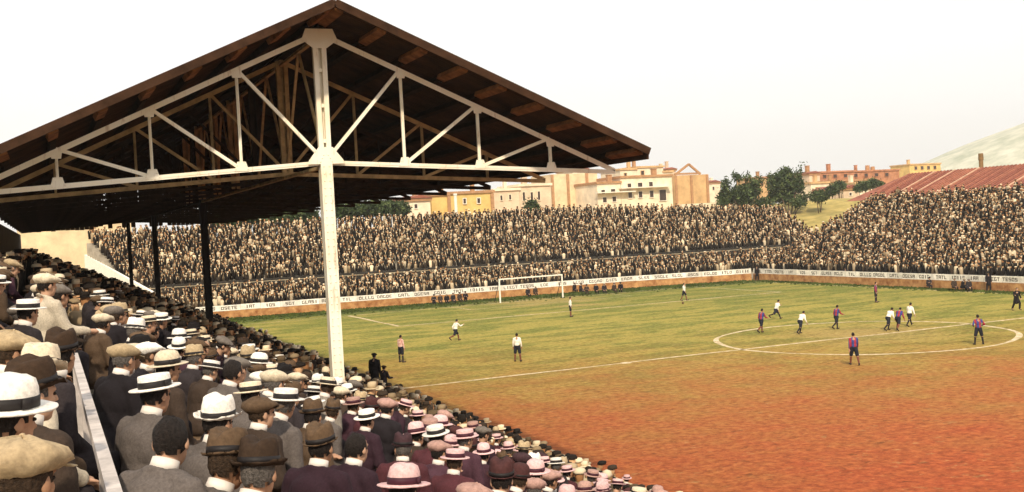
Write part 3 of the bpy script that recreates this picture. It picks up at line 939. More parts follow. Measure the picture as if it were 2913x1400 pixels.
building('farmhouse', 'small cream house low on the grassy slope below the brick building', PINK, 130, [(2122, 2160, 478)], windows=[(2136, 485, 2142, 492)], roofmat=TILE)
building('farmhouse', 'yellow flat-roofed house on the skyline left of the hazy hill', YEL, 260, [(2288, 2366, 414)], windows=[(2300 + 16 * i, 419 - i * .6, 2307 + 16 * i, 427 - i * .6) for i in range(4)], trim=TAN)
building('warehouse', 'ochre walled building seen under the far end of the grandstand roof', BEIGE, 92, [(40, 232, 545), (232, 330, 552)], windows=[(262, 582, 276, 600), (292, 580, 306, 598)], pilasters=[(232, 560, 660)], depth=6)
building('town_house', 'narrow cream house squeezed between the cream balconies and tan block', PINK, 185, [(1676, 1700, 430)], windows=[(1682, 440, 1687, 448), (1682, 456, 1687, 466)], roofmat=TILE)
building('town_house', 'pale roof gable peeping above the beige block', WHITE, 210, [(1440, 1480, 430)], roofmat=TILE)
building('town_house', 'distant whitish house left of the ragged tree', WHITE, 230, [(1784, 1812, 462)], windows=[(1792, 470, 1797, 478)], roofmat=TILE)
building('town_house', 'small tan house behind the gap between the two trees', TAN, 200, [(1905, 1940, 448)], windows=[(1914, 456, 1919, 464)], trim=M_TRIM)
building('town_house', 'pale house immediately right of the denser tree', PINK, 175, [(2036, 2062, 440)], windows=[(2044, 448, 2049, 456)], roofmat=TILE)
building('town_house', 'low brown walled house under the brick building', TAN, 165, [(2090, 2190, 456)], windows=[(2100 + 18 * i, 462 - i * .8, 2106 + 18 * i, 470 - i * .8) for i in range(5)], trim=M_TRIM)
building('town_house', 'cream house at the right foot of the slope by the red roof', WHITE, 150, [(2150, 2205, 462)], windows=[(2160, 470, 2166, 478), (2184, 468, 2190, 476)], trim=TAN)
# flagpole-like white post above the terrace
p = at_y(1145, 487, 80)
mb = MB(); mb.lathe([(.22, 0), (.20, p[2] - .3), (.26, p[2] - .25), (.26, p[2])], 10, c=(p[0], 80, 0))
tag(mb.build('white_pole', M_WHITEPAINT), 'thick white pole rising from the back of the terrace before the yellow building', 'pole')
# red roofed shed behind the side terrace
shed = empty('roofed_shed', (56, 30, 0)); tag(shed, 'long shed with a wide reddish tiled roof behind the right hand terrace', 'building')
RE = [(50 - 56, 8.9), (58 - 56, 12.1)]
mb = MB(); mb.box((-5.4, -36, 0), (8, 28.5, 8.7)); mb.build('wall', BRICKM, shed)
mb = MB(); mb.add([(-6, -38, 8.9), (-6, 30.5, 8.9), (2, 27.5, 12.1), (2, -38, 12.1), (10, 30.5, 8.9), (10, -38, 8.9)], [(0, 3, 2, 1), (1, 2, 4), (3, 5, 4, 2), (0, 1, 4, 5)])
rf = mb.build('roof', TILE, shed)
tl = MB(); tl.box((-.075, -.075, 0), (.075, .075, .09)); 
TILES = [material('tile_rib_%d' % i, c, .9, .3, 2) for i, c in enumerate(((.22, .075, .05), (.30, .115, .07), (.52, .33, .22)))]
rr = random.Random(4)
for i in range(96):
    y = -26 + i * .56
    f1 = 1 if y < 27.3 else max(.1, 1 - (y - 27.3) / 3)
    mb = MB(); mb.beam((-6.05, y, 8.93), (-6.05 + 8.03 * f1, y - rr.uniform(-.02, .02), 8.93 + 3.2 * f1), .20, .11)
    mb.build('tile_course', TILES[rr.choices((0, 1, 2), (6, 6, 1))[0]], rf)
p = at_x(2467, 386, 75)
mb = MB(); mb.lathe([(.45, 0), (.30, p[2] - 1), (.38, p[2] - .9), (.34, p[2])], 12, c=(75, p[1], 0))
tag(mb.build('chimney_stack', material('chimney_brown', (.20, .12, .05), .9, .3, 1)), 'lone brown chimney stack above the red tiled roof', 'chimney')

# hills and slope
def terrain(name, cx, cy, sx, sy, h, mat, seed, n=44, rough=.25):
    rs = np.random.default_rng(seed)
    ph = rs.uniform(0, 6.28, (6, 2)); am = rs.uniform(.4, 1, 6)
    v, f = [], []
    for j in range(n + 1):
        for i in range(n + 1):
            u, w_ = i / n * 2 - 1, j / n * 2 - 1
            e = max(0, 1 - u * u) * max(0, 1 - w_ * w_)
            q = sum(am[k] * math.sin(u * (2 + k * 2.1) + ph[k, 0]) * math.sin(w_ * (2 + k * 1.7) + ph[k, 1]) / (k + 1) for k in range(6))
            v.append((cx + u * sx, cy + w_ * sy, -.1 + h * e * (1 + rough * q)))
    for j in range(n):
        for i in range(n):
            a = j * (n + 1) + i
            f.append((a, a + 1, a + n + 2, a + n + 1))
    o = MB().add(v, f).build(name, mat, smooth=True)
    return tag(o, kind='structure')
terrain('grass_slope', 88, 112, 40, 40, 9.3, material('dry_slope_grass', (.20, .17, .05), .95, 0, .35, .4, col2=(.46, .34, .11)), 3, 44, .10)
p = at_x(3010, 318, 1750)
terrain('hill', 1750, p[1], 620, 420, 165, material('pale_hill', (.26, .29, .18), 1, 0, .03, .3, coord='Object', col2=(.66, .62, .48), detail=10), 8, 60, .18)

# ------------------------------------------------------------------ trees
def tree(name, label, base, H, ells, nleaf, mats, leaf=.34, seed=1, trunk_r=.3):
    rs = np.random.default_rng(seed)
    root = empty(name, base); tag(root, label, 'tree', 'trees beyond the terrace')
    mb = MB()
    top = Vector((0, 0, H * .45))
    mb.tube((0, 0, -.2), top, trunk_r, trunk_r * .6, 9)
    for (c, r) in ells:
        c = Vector(c)
        mid = top.lerp(c, .5) + Vector((rs.normal(0, .25), rs.normal(0, .25), .2))
        mb.tube(top, mid, trunk_r * .5, trunk_r * .33, 7); mb.tube(mid, c, trunk_r * .33, trunk_r * .12, 6)
        for _ in range(4):
            e = c + Vector([rs.normal(0, r[i] * .55) for i in range(3)])
            mb.tube(mid.lerp(c, rs.uniform(.3, 1)), e, trunk_r * .14, trunk_r * .04, 5)
    mb.build('trunk', material('bark', (.12, .08, .05), .95, .3, 3, .4), root, True)
    vol = np.array([r[0] * r[1] * r[2] for _, r in ells]); vol = vol / vol.sum()
    v, f, mi = [], [], []
    for k in range(nleaf // 14):
        i = rs.choice(len(ells), p=vol); c, r = ells[i]
        d = rs.normal(0, 1, 3); d /= np.linalg.norm(d)
        cc = np.array(c) + d * np.array(r) * rs.uniform(.35, 1.0) ** .6
        m_ = rs.choice(3, p=(.45, .35, .2))
        for _ in range(14):
            p = cc + rs.normal(0, .34, 3)
            a, b_ = rs.normal(0, 1, 3), rs.normal(0, 1, 3)
            a /= np.linalg.norm(a); b_ -= a * (a @ b_); b_ /= np.linalg.norm(b_)
            s = leaf * rs.uniform(.5, 1.1)
            n0 = len(v)
            v += [tuple(p - a * s), tuple(p + b_ * s * .45), tuple(p + a * s), tuple(p - b_ * s * .45)]
            f.append((n0, n0 + 1, n0 + 2, n0 + 3)); mi.append(int(m_))
    cm = MB(); cm.v, cm.f, cm.m = v, f, mi
    cm.build('crown', mats, root)
LEAF = [material('leaf_dark', (.026, .042, .014), .8, .3, 1), material('leaf_mid', (.045, .07, .02), .8, .3, 1), material('leaf_pale', (.11, .14, .05), .8, .3, 1)]
def tree_px(label, px, py, Y, items, nleaf, seed, leaf=.34):
    """items: (px, py, rx, rz) lobes read off the photograph in the plane y = Y"""
    b = at_y(px, py, Y); base = (b[0], Y, 0)
    ells = []
    rs = random.Random(seed)
    for (x, y, rx, rz) in items:
        q = at_y(x, y, Y); Z = project(q)[2]; s = Z * K / CAM_F
        ells.append(((q[0] - b[0], rs.uniform(-1, 1) * rx * s * .7, q[2]), (rx * s, rx * s * .85, rz * s)))
    tree('broadleaf_tree', label, base, max(e[0][2] for e in ells) * .85, ells, nleaf, LEAF, leaf, seed)
tree_px('ragged dark green tree with open gaps right of the tan block', 1862, 520, 100,
        [(1822, 470, 14, 22), (1830, 498, 22, 14), (1862, 490, 28, 22), (1893, 478, 22, 24), (1880, 448, 9, 9), (1848, 445, 11, 8), (1868, 510, 18, 10), (1912, 455, 8, 12), (1815, 510, 10, 8)], 5200, 3)
tree_px('denser rounded dark tree beside the ragged one', 1985, 520, 104,
        [(1955, 460, 24, 26), (1985, 452, 26, 30), (2008, 470, 18, 26), (1975, 490, 32, 22), (2010, 432, 10, 12), (2020, 420, 6, 7), (1995, 508, 24, 12), (2030, 500, 14, 12)], 6800, 5)
def shrub(label, px, py, Y, rx, rz, seed):
    tree_px(label, px, py + rz, Y, [(px, py, rx, rz), (px + rx * .6, py + rz * .3, rx * .6, rz * .6), (px - rx * .6, py + rz * .3, rx * .6, rz * .6)], 900 + int(rx) * 50, seed, .3)
shrub('small bush below the pale pinkish house', 1338, 521, 90, 11, 10, 21)
shrub('small dark bush left of the pale cottage', 1010, 525, 95, 16, 12, 22)
shrub('low dark bush between the two trees', 1925, 512, 96, 16, 12, 23)
shrub('dark bush on the slope right of the denser tree', 2062, 492, 100, 18, 10, 24)

for i, (px, py, rx, rz) in enumerate(((570, 545, 40, 18), (640, 538, 36, 20), (700, 536, 30, 20), (760, 532, 34, 20), (872, 522, 34, 20), (930, 518, 30, 16), (978, 516, 24, 14))):
    shrub(('leafy tree behind the terrace, %s from the left of the row under the roof' % ('first', 'second', 'third', 'fourth', 'fifth', 'sixth', 'seventh')[i]), px, py + 6, 84 + (i % 3) * 2, rx, rz, 40 + i)
for i, (px, py, rx, rz) in enumerate(((2092, 478, 12, 8), (2170, 470, 14, 8), (2200, 462, 16, 7), (2112, 466, 10, 6))):
    shrub('scrubby bush on the dry slope, %s of four' % ('first', 'third', 'rightmost', 'second')[i], px, py, 118 + i * 3, rx, rz, 60 + i)

# ------------------------------------------------------------------ people: heads, hats, clothes
SKINM = [material('skin_%d' % i, c, .6, .12, 20, .03, spec=.3) for i, c in enumerate(((.40, .22, .135), (.48, .28, .18), (.33, .175, .10)))]
M_EYE = material('eye_dark', (.02, .015, .012), .3, .1, 5)
HAIRM = [material('hair_%d' % i, c, .75, .6, 70, 1.0, spec=.2, detail=6) for i, c in enumerate(((.018, .013, .011), (.045, .027, .016), (.11, .095, .085)))]
M_COLLAR = material('shirt_white', (.72, .66, .60), .8, .08, 8)

def head_into(mb, M):
    """skull, jaw, nose, brow, ears and lips in head-local coordinates (x forward, origin at the skull centre)"""
    mb.ell((-.008, 0, .012), (.098, .077, .098), 16, M)
    mb.ell((.030, 0, -.055), (.062, .060, .078), 14, M)
    mb.ell((.050, 0, -.105), (.032, .034, .028), 10, M)
    mb.ell((.078, 0, .012), (.02, .055, .016), 10, M)
    mb.capsule(M @ Vector((.092, 0, -.005)), M @ Vector((.106, 0, -.040)), .009, .015, 8)
    mb.ell((.084, 0, -.073), (.012, .024, .009), 8, M)
    for s in (-1, 1):
        mb.ell((-.012, s * .078, -.02), (.020, .011, .032), 8, M)
        mb.ell((.062, s * .036, -.035), (.02, .02, .022), 8, M)
def eyes_into(me_mb, M):
    for s in (-1, 1): me_mb.ell((.084, s * .031, -.010), (.010, .013, .008), 8, M, 1)

def hand_into(mb, w, d, up, s):
    """palm, four fingers of different length and a thumb leaving the side of the palm"""
    w, d, up = Vector(w), Vector(d).normalized(), Vector(up).normalized()
    sd_ = d.cross(up).normalized() * s
    mb.capsule(w, w + d * .075, .028, .034, 10); mb.capsule(w + sd_ * .015, w + d * .075 + sd_ * .02, .022, .022, 8); mb.capsule(w - sd_ * .015, w + d * .075 - sd_ * .02, .022, .022, 8)
    for k, L in enumerate((.062, .072, .068, .052)):
        b = w + d * .085 + sd_ * (.030 - .020 * k)
        m1 = b + d * L * .55 - up * .006
        mb.capsule(b, m1, .0095, .009, 7); mb.capsule(m1, m1 + d * L * .40 - up * L * .35, .009, .008, 7)
    tb = w + d * .025 + sd_ * .033
    mb.capsule(tb, tb + d * .035 + sd_ * .026, .012, .011, 7); mb.capsule(tb + d * .035 + sd_ * .026, tb + d * .066 + sd_ * .028, .011, .009, 7)

# -- hats, in head-local coordinates, seated on the skull
HB = .030                                                # height of the hat's rim over the skull centre
def hat_tilt(dx=0, dy=0): return Matrix.Rotation(dx, 4, 'Y') @ Matrix.Rotation(dy, 4, 'X')
def smooth_mesh(mb, name, slots=1):
    me = mb.mesh(name, True)
    me.materials.clear()
    for _ in range(slots): me.materials.append(None)
    return me
def boater(round_top=False, brim=.165):
    mb = MB(); h = .095
    prof = [(.100, HB), (brim, HB + .004), (brim + .004, HB + .010), (brim, HB + .015), (.108, HB + .014), (.106, HB + .02)]
    if round_top: prof += [(.105, HB + .05), (.100, HB + .085), (.088, HB + .115), (.060, HB + .132), (.02, HB + .138)]
    else: prof += [(.104, HB + h - .008), (.100, HB + h), (.060, HB + h + .004), (.01, HB + h + .005)]
    mb.lathe(prof, 32, 1.06, .90)
    band = MB(); band.lathe([(.1085, HB + .017), (.1075, HB + .058), (.103, HB + .058), (.103, HB + .017)], 32, 1.06, .90)
    band.box((-.02, -.106, HB + .018), (.02, -.096, HB + .056))
    return smooth_mesh(mb, 'boater_hat'), smooth_mesh(band, 'hat_band')
def fedora(brim=.150, crease=.03, curl=.02):
    mb = MB()
    def shape(p):
        x, y, z = p
        k = max(0, (z - HB - .07) / .06)
        if k > 0:
            z -= crease * math.exp(-(y / .028) ** 2) * min(1, k * 1.2) * (1 if x < .07 else .6)
            pf = max(0, (x - .02) / .08); y *= 1 - .35 * min(1, pf) * min(1, k)
        rr = math.hypot(x / 1.06, y / .9)
        if rr > .115 and z < HB + .05:
            e = (rr - .115) / (brim - .115)
            z += curl * e * e * (1.4 if abs(y) > abs(x) else (-.5 if x > 0 else .9))
        return (x, y, z)
    prof = [(.100, HB), (.125, HB), (brim - .006, HB), (brim, HB + .004), (brim - .006, HB + .008), (.125, HB + .008), (.107, HB + .010), (.106, HB + .04), (.103, HB + .075), (.098, HB + .105), (.088, HB + .125), (.062, HB + .135), (.032, HB + .137), (.008, HB + .137)]
    mb.lathe(prof, 36, 1.06, .90, fn=shape)
    band = MB(); band.lathe([(.1092, HB + .011), (.1088, HB + .044), (.103, HB + .044), (.103, HB + .011)], 32, 1.06, .90)
    return smooth_mesh(mb, 'felt_hat'), smooth_mesh(band, 'hat_band')
def bowler():
    mb = MB()
    def shape(p):
        x, y, z = p
        rr = math.hypot(x / 1.06, y / .9)
        if rr > .112 and z < HB + .04: z += .03 * ((rr - .112) / .03) ** 2 * (1 if abs(y) > abs(x) else .1)
        return (x, y, z)
    mb.lathe([(.100, HB), (.125, HB), (.140, HB + .003), (.140, HB + .010), (.125, HB + .008), (.107, HB + .010), (.107, HB + .05), (.104, HB + .08), (.094, HB + .11), (.070, HB + .132), (.035, HB + .142), (.008, HB + .144)], 32, 1.06, .90, fn=shape)
    band = MB(); band.lathe([(.1095, HB + .011), (.1095, HB + .034), (.103, HB + .034), (.103, HB + .011)], 32, 1.06, .90)
    return smooth_mesh(mb, 'bowler_hat'), smooth_mesh(band, 'hat_band')
def flat_cap(puff=1.0, seed=0):
    mb = MB(); rs = random.Random(seed); ph = rs.uniform(0, 6)
    n = 30
    def shape(p):
        x, y, z = p
        t = math.atan2(y, x)
        k = max(0, min(1, (z - HB) / .05))
        bulge = 1 + (.24 * puff) * math.sin(min(1, max(0, (z - HB) / .075)) * math.pi * .85)
        w_ = 1 + .035 * math.sin(5 * t + ph) * k + .02 * math.sin(9 * t + ph * 2) * k
        x2, y2 = x * bulge * w_, y * bulge * w_
        z2 = z + k * (-.22 * (x + .02) if x > 0 else -.10 * x) * .8 + .006 * math.sin(8 * t + ph) * k
        # eight panels: shallow seams
        z2 -= .005 * k * max(0, math.cos(8 * t)) ** 6
        if x > 0: z2 -= .02 * k * x / .1
        return (x2, y2, z2)
    mb.lathe([(.098, HB - .012), (.108, HB - .006), (.112, HB + .01), (.112, HB + .035), (.105, HB + .06), (.086, HB + .078), (.055, HB + .090), (.020, HB + .096), (.006, HB + .094)], n, 1.08, .93, fn=shape)
    # visor
    v, f = [], []
    m = 12
    for i in range(m + 1):
        a = -1.05 + 2.1 * i / m
        for r_, dz in ((.100, .004), (.100 + .068 * math.cos(a * .95), -.022 * math.cos(a)), (.100 + .068 * math.cos(a * .95), -.030 * math.cos(a)), (.100, -.006)):
            v.append((r_ * 1.1 * math.cos(a), r_ * .93 * math.sin(a), HB + dz))
    for i in range(m):
        for j in range(4):
            a, b_ = i * 4 + j, i * 4 + (j + 1) % 4
            f.append((a, b_, b_ + 4, a + 4))
    f += [(0, 3, 2, 1), (m * 4, m * 4 + 1, m * 4 + 2, m * 4 + 3)]
    mb.add(v, f)
    # cloth button on the crown
    mb.lathe([(.010, HB + .086), (.008, HB + .100), (.002, HB + .102)], 8)
    return smooth_mesh(mb, 'flat_cap'), None
HAT = {'boater': boater(), 'panama': boater(True, .170), 'fedora': fedora(), 'trilby': fedora(.132, .036, .012), 'bowler': bowler(), 'cap': flat_cap(1.0, 1), 'cap2': flat_cap(1.15, 5), 'cap3': flat_cap(.75, 9)}
for _k, _a in (('fedora', .010), ('trilby', .010), ('cap', .010), ('cap2', .013), ('cap3', .009), ('panama', .005), ('bowler', .003)):
    rumple(HAT[_k][0], _a, 11, len(_k))
HATNAME = {'boater': 'straw_boater', 'panama': 'straw_hat', 'fedora': 'felt_hat', 'trilby': 'felt_hat', 'bowler': 'bowler_hat', 'cap': 'flat_cap', 'cap2': 'flat_cap', 'cap3': 'flat_cap'}
def hair_mesh(full):
    mb = MB()
    n, m = 22, 12
    v, f = [], []
    for j in range(m + 1):
        ph = math.pi * j / m
        for i in range(n):
            t = 2 * math.pi * i / n
            x, y, z = math.sin(ph) * math.cos(t), math.sin(ph) * math.sin(t), math.cos(ph)
            wv = 1 + .018 * math.sin(7 * t + 3 * ph) + .012 * math.sin(13 * t - 5 * ph)
            v.append((-.010 + x * .1025 * wv, y * .0815 * wv, .012 + z * .1035 * wv))
    for j in range(m):
        for i in range(n):
            q = (j * n + i, j * n + (i + 1) % n, (j + 1) * n + (i + 1) % n, (j + 1) * n + i)
            c = np.mean([v[a] for a in q], 0)
            if c[0] > .035 and c[2] < .055: continue
            if c[0] > -.02 and c[2] < -.005: continue
            if c[2] < -.052 + .016 * math.sin(i * 2.3) * math.sin(i * .9 + j): continue
            if not full and c[2] > .075: continue
            f.append(q[::-1])
    mb.add(v, f)
    return rumple(smooth_mesh(mb, 'hair'), .010, 26)
HAIR = {True: hair_mesh(True), False: hair_mesh(False)}

# -- seated spectators (facing +x, origin on the step under the hips)
SEAT = []
def seated(lean, yaw, pitch, arms):
    """one pose: returns meshes and the head's matrix"""
    def L_(x, y, z):                                       # lean the trunk about the hips
        a = lean; zz = z - .5
        return Vector((x * math.cos(a) + zz * math.sin(a), y, .5 - x * math.sin(a) + zz * math.cos(a)))
    neck0, neck1 = L_(.035, 0, 1.07), L_(.055, 0, 1.20)
    HM = Matrix.Translation(L_(.075, 0, 1.265)) @ Matrix.Rotation(yaw, 4, 'Z') @ Matrix.Rotation(pitch, 4, 'Y')
    sh = [L_(.02, s * .185, 1.035) for s in (-1, 1)]
    if arms == 'knees': el = [L_(.05, s * .255, .77) for s in (-1, 1)]; wr = [Vector((.36, s * .15, .62)) for s in (-1, 1)]
    elif arms == 'folded': el = [L_(.09, s * .25, .78) for s in (-1, 1)]; wr = [Vector((.29, -s * .06, .80 + s * .02)) for s in (-1, 1)]
    else: el = [L_(.02, s * .25, .76) for s in (-1, 1)]; wr = [Vector((.25, s * .05, .60)) for s in (-1, 1)]
    # body
    mb = MB(); head_into(mb, HM)
    mb.capsule(neck0, neck1, .056, .052, 12)
    mb.capsule(L_(0, 0, .6), L_(.02, 0, 1.0), .10, .10, 12)
    for k, s in enumerate((-1, 1)):
        mb.capsule(L_(.02, 0, 1.0), sh[k], .05, .045, 8); mb.capsule(sh[k], el[k], .042, .036, 8); mb.capsule(el[k], wr[k], .036, .026, 8)
        d = (wr[k] - el[k]).normalized(); hand_into(mb, wr[k], d, (0, 0, 1), -s)
    body = remeshed(mb, 'body', .0085, 2, .30, 2)
    e = MB(); eyes_into(e, HM)
    bm = bmesh.new(); bm.from_mesh(body); em = e.mesh('e'); n0 = len(bm.faces); bm.from_mesh(em)
    bm.faces.ensure_lookup_table()
    for fc in bm.faces[n0:]: fc.material_index = 1
    bm.to_mesh(body); bm.free(); bpy.data.meshes.remove(em)
    body.polygons.foreach_set('use_smooth', [True] * len(body.polygons))
    # coat
    mb = MB()
    mb.ell(L_(-.01, 0, .60), (.165, .190, .17), 16); mb.ell(L_(.02, 0, .78), (.150, .185, .20), 16); mb.ell(L_(.00, 0, .93), (.142, .195, .19), 16)
    mb.ell(L_(-.035, 0, .98), (.11, .17, .12), 14)
    mb.capsule(sh[0], sh[1], .080, .080, 12)
    for k, s in enumerate((-1, 1)):
        mb.capsule(L_(.01, s * .07, 1.095), sh[k], .052, .075, 10)
        mb.capsule(sh[k], el[k], .083, .068, 12); mb.capsule(el[k], el[k].lerp(wr[k], .93), .068, .050, 12)
        mb.capsule(L_(-.02, s * .10, .56), Vector((.20, s * .12, .54)), .115, .10, 10)
    for i in range(14):                                    # turned-down collar
        a0, a1 = 2 * math.pi * i / 14, 2 * math.pi * (i + 1) / 14
        p0, p1 = [L_(.036 + .066 * math.cos(a), .070 * math.sin(a), 1.098 - .035 * math.cos(a)) for a in (a0, a1)]
        mb.capsule(p0, p1, .027, .027, 7)
    coat = rumple(remeshed(mb, 'coat', .0150, 4, .55), .011, 9)
    # shirt collar
    mb = MB()
    cm = Matrix.Translation(L_(.035, 0, 1.125)) @ Matrix.Rotation(.30 + lean, 4, 'Y')
    mb.lathe([(.068, 0), (.064, .055), (.060, .055), (.062, 0)], 18, fn=lambda p: tuple(cm @ Vector(p)))
    collar = smooth_mesh(mb, 'shirt_collar')
    # trousers and shoes
    mb = MB()
    for s in (-1, 1):
        mb.capsule((-.03, s * .09, .55), (.38, s * .12, .53), .090, .072, 10); mb.capsule((.38, s * .12, .52), (.36, s * .12, .12), .070, .058, 10)
    tr = remeshed(mb, 'trousers', .022, 3, .5)
    shoes = []
    for s in (-1, 1):
        mb = MB(); mb.ell((.41, s * .12, .045), (.135, .048, .045), 10)
        shoes.append(smooth_mesh(mb, 'shoe'))
    SEAT.append(dict(body=body, coat=coat, collar=collar, trousers=tr, shoes=shoes, head=HM))
seated(.10, .15, .05, 'knees')
seated(.16, .45, .08, 'folded')
seated(.05, -.20, .00, 'lap')
seated(.22, .30, .14, 'knees')
seated(.08, .70, .02, 'lap')

def palette(prefix, cols, rough, scale, bump, rand=.18):
    return {k: material(prefix + '_' + k, c, rough, .22, scale, bump, spec=.15, rand=rand) for k, c in cols.items()}
COATM = palette('coat', {'black': (.015, .012, .014), 'charcoal': (.030, .024, .026), 'dark brown': (.046, .031, .023), 'brown': (.075, .048, .030),
                         'grey': (.105, .088, .080), 'light grey': (.22, .19, .16), 'plum': (.060, .027, .038), 'dark plum': (.033, .016, .023), 'maroon': (.066, .021, .026), 'cream': (.50, .43, .33)}, .92, 60, .25)
HATM = palette('hat', {'white': (.78, .73, .66), 'cream': (.62, .52, .38), 'tan': (.40, .30, .18), 'brown': (.10, .062, .036), 'dark brown': (.040, .024, .015), 'grey': (.16, .135, .115),
                       'black': (.012, .010, .010), 'pink': (.66, .42, .41), 'dusty pink': (.40, .24, .20), 'plum': (.052, .026, .030), 'maroon': (.065, .025, .024)}, .88, 45, .2, .12)
M_BAND = material('hat_ribbon', (.015, .012, .012), .6, .2, 10)
M_BANDP = material('hat_ribbon_plum', (.05, .012, .022), .6, .2, 10)

def dress(root, pose, hat, hatc, coatc, skin, hair, sc=1.0, detail=True):
    """hang shared meshes under one person's empty"""
    S = SEAT[pose]
    HM = S['head']
    body = mesh_obj('body', S['body'], [SKINM[skin], M_EYE], root)
    mesh_obj('hair', HAIR[hat is None], HAIRM[hair if hat else hair % 2], root, HM)
    mesh_obj('coat', S['coat'], COATM[coatc], root)
    if detail:
        mesh_obj('shirt_collar', S['collar'], M_COLLAR, root)
        mesh_obj('trousers', S['trousers'], COATM['charcoal' if coatc in ('cream', 'light grey') else coatc], root)
        for q in S['shoes']: mesh_obj('shoe', q, COATM['black'], root)
    if hat:
        hm, bm_ = HAT[hat]
        h = mesh_obj(HATNAME[hat], hm, HATM[hatc], root, HM @ hat_tilt(random.uniform(-.12, .10), random.uniform(-.08, .08)))
        if bm_: mesh_obj('hat_band', bm_, M_BANDP if hatc in ('pink', 'dusty pink') else M_BAND, h)
    return root

HATWORD = {'boater': 'banded straw boater', 'panama': 'round straw hat', 'fedora': 'broad felt hat', 'trilby': 'creased felt hat', 'bowler': 'bowler hat', 'cap': 'flat cap', 'cap2': 'baggy flat cap', 'cap3': 'small flat cap', None: 'bare head'}
placed = []                                               # (x, y) of everyone seated in the near stand
HEROES = [  # px, py of the hat, hat, hat colour, coat, pose, yaw extra, label
    (14, 940, 'panama', 'white', 'light grey', 0, 0, 'spectator in a white round hat cut off by the left picture edge'),
    (78, 900, 'fedora', 'dark brown', 'dark brown', 2, .2, 'large spectator in a dark brown felt hat near the left edge'),
    (52, 1050, 'cap2', 'tan', 'cream', 1, 0, 'spectator in a tan cap and pale jacket at the lower left edge'),
    (150, 1190, None, None, 'charcoal', 0, .1, 'bare headed spectator in a charcoal coat at the bottom left corner'),
    (388, 925, 'boater', 'white', 'grey', 0, .1, 'spectator in a bright white boater above a long grey coat right of the handrail'),
    (310, 852, 'cap', 'tan', 'black', 0, .1, 'spectator in a tan flat cap and black coat with a white collar above the handrail'),
    (258, 778, 'cap2', 'cream', 'brown', 1, 0, 'spectator in a cream baggy cap behind the tan capped man'),
    (420, 882, 'panama', 'cream', 'dark brown', 2, 0, 'spectator in a cream straw hat just behind the bright white boater'),
    (425, 1012, None, None, 'grey', 1, .15, 'dark haired bare headed spectator in a grey coat below the white boater'),
    (545, 992, 'fedora', 'white', 'grey', 0, .1, 'spectator in a large white felt hat and grey coat at lower left centre'),
    (568, 1062, 'trilby', 'brown', 'grey', 3, 0, 'spectator in a brown creased hat directly in front of the large white felt hat'),
    (645, 1092, 'fedora', 'dark brown', 'plum', 1, .1, 'spectator in a dark brown wide hat and plum coat at bottom left centre'),
    (805, 1062, 'trilby', 'brown', 'dark plum', 0, .2, 'spectator in a brown creased hat with a white shirt collar at lower centre'),
    (655, 985, 'cap', 'brown', 'dark brown', 2, 0, 'spectator in a brown flat cap behind the white felt hat'),
    (895, 1072, None, None, 'dark plum', 0, 0, 'black haired bare headed spectator left of the big round straw hat'),
    (735, 955, 'bowler', 'brown', 'charcoal', 3, 0, 'spectator in a small brown bowler hat below the white post'),
    (785, 1000, 'fedora', 'brown', 'brown', 1, 0, 'spectator in a broad brown hat seen from behind at centre left'),
    (1012, 1165, 'panama', 'pink', 'dark plum', 0, .1, 'spectator in a big round pinkish straw hat with a dark band at bottom centre'),
    (1105, 1100, 'cap2', 'dusty pink', 'plum', 2, 0, 'spectator in a dusty pink baggy cap right of the big round straw hat'),
    (1142, 1120, 'boater', 'pink', 'maroon', 0, .2, 'spectator in a tilted pinkish boater above the bottom centre'),
    (1215, 1112, 'panama', 'pink', 'plum', 1, 0, 'spectator in a plain pinkish round hat beside the tilted boater'),
    (1248, 1088, 'boater', 'pink', 'maroon', 2, .1, 'spectator in a pinkish boater just above the plain round hat'),
    (1426, 1166, 'boater', 'pink', 'maroon', 0, 0, 'spectator in a pinkish boater with a wide dark band at bottom right of the crowd'),
    (1424, 1214, 'panama', 'pink', 'maroon', 3, 0, 'spectator in a pinkish round hat at the bottom edge under a banded boater'),
    (1342, 1190, 'cap', 'dusty pink', 'maroon', 1, 0, 'spectator in a dusty pink flat cap left of the banded boater'),
    (1192, 1200, 'cap2', 'dusty pink', 'plum', 0, 0, 'spectator in a dusty pink baggy cap at the bottom edge right of centre'),
    (1515, 1212, 'fedora', 'pink', 'maroon', 2, 0, 'spectator in a pinkish wide brimmed hat near the bottom right end of the crowd'),
    (1576, 1192, 'boater', 'pink', 'maroon', 0, .1, 'spectator in a pale pink boater at the right end of the crowd'),
    (922, 1022, 'boater', 'white', 'dark plum', 0, 0, 'spectator in a white boater below and right of the post foot'),
    (1020, 1012, 'panama', 'white', 'charcoal', 1, 0, 'spectator in a white round hat near the seated figures at the touchline'),
    (565, 858, 'cap', 'white', 'charcoal', 2, 0, 'spectator in a bright white cap in the rows left of the white post'),
    (702, 888, 'boater', 'white', 'black', 0, 0, 'spectator in a white boater with black band left of the post foot'),
    (440, 790, 'boater', 'white', 'charcoal', 1, 0, 'spectator in a white boater in the rows left of the far dark posts'),
    (298, 727, 'boater', 'white', 'charcoal', 0, 0, 'spectator in a small white boater below the leftmost dark post'),
    (68, 742, 'boater', 'white', 'charcoal', 0, .1, 'spectator in a white boater at the left edge behind the standing man'),
    (95, 850, 'fedora', 'cream', 'cream', 3, 0, 'spectator in a cream hat and cream jacket left of the black coated man'),
    (30, 815, 'cap2', 'tan', 'brown', 2, 0, 'spectator in a wide tan cap at the left edge above the dark felt hat'),
]
def stand_pos(px, py):
    """where the line of sight meets the sloping sheet of seated hats"""
    d = ray(px, py)
    s = .53 / (-d[2] - .46 * d[0])
    t, l = d[0] * s, d[1] * s
    return t, l
def face_yaw(x, y):
    return math.atan2(-6 - y, -8 - x) * .55 + .06
hero_xy = []
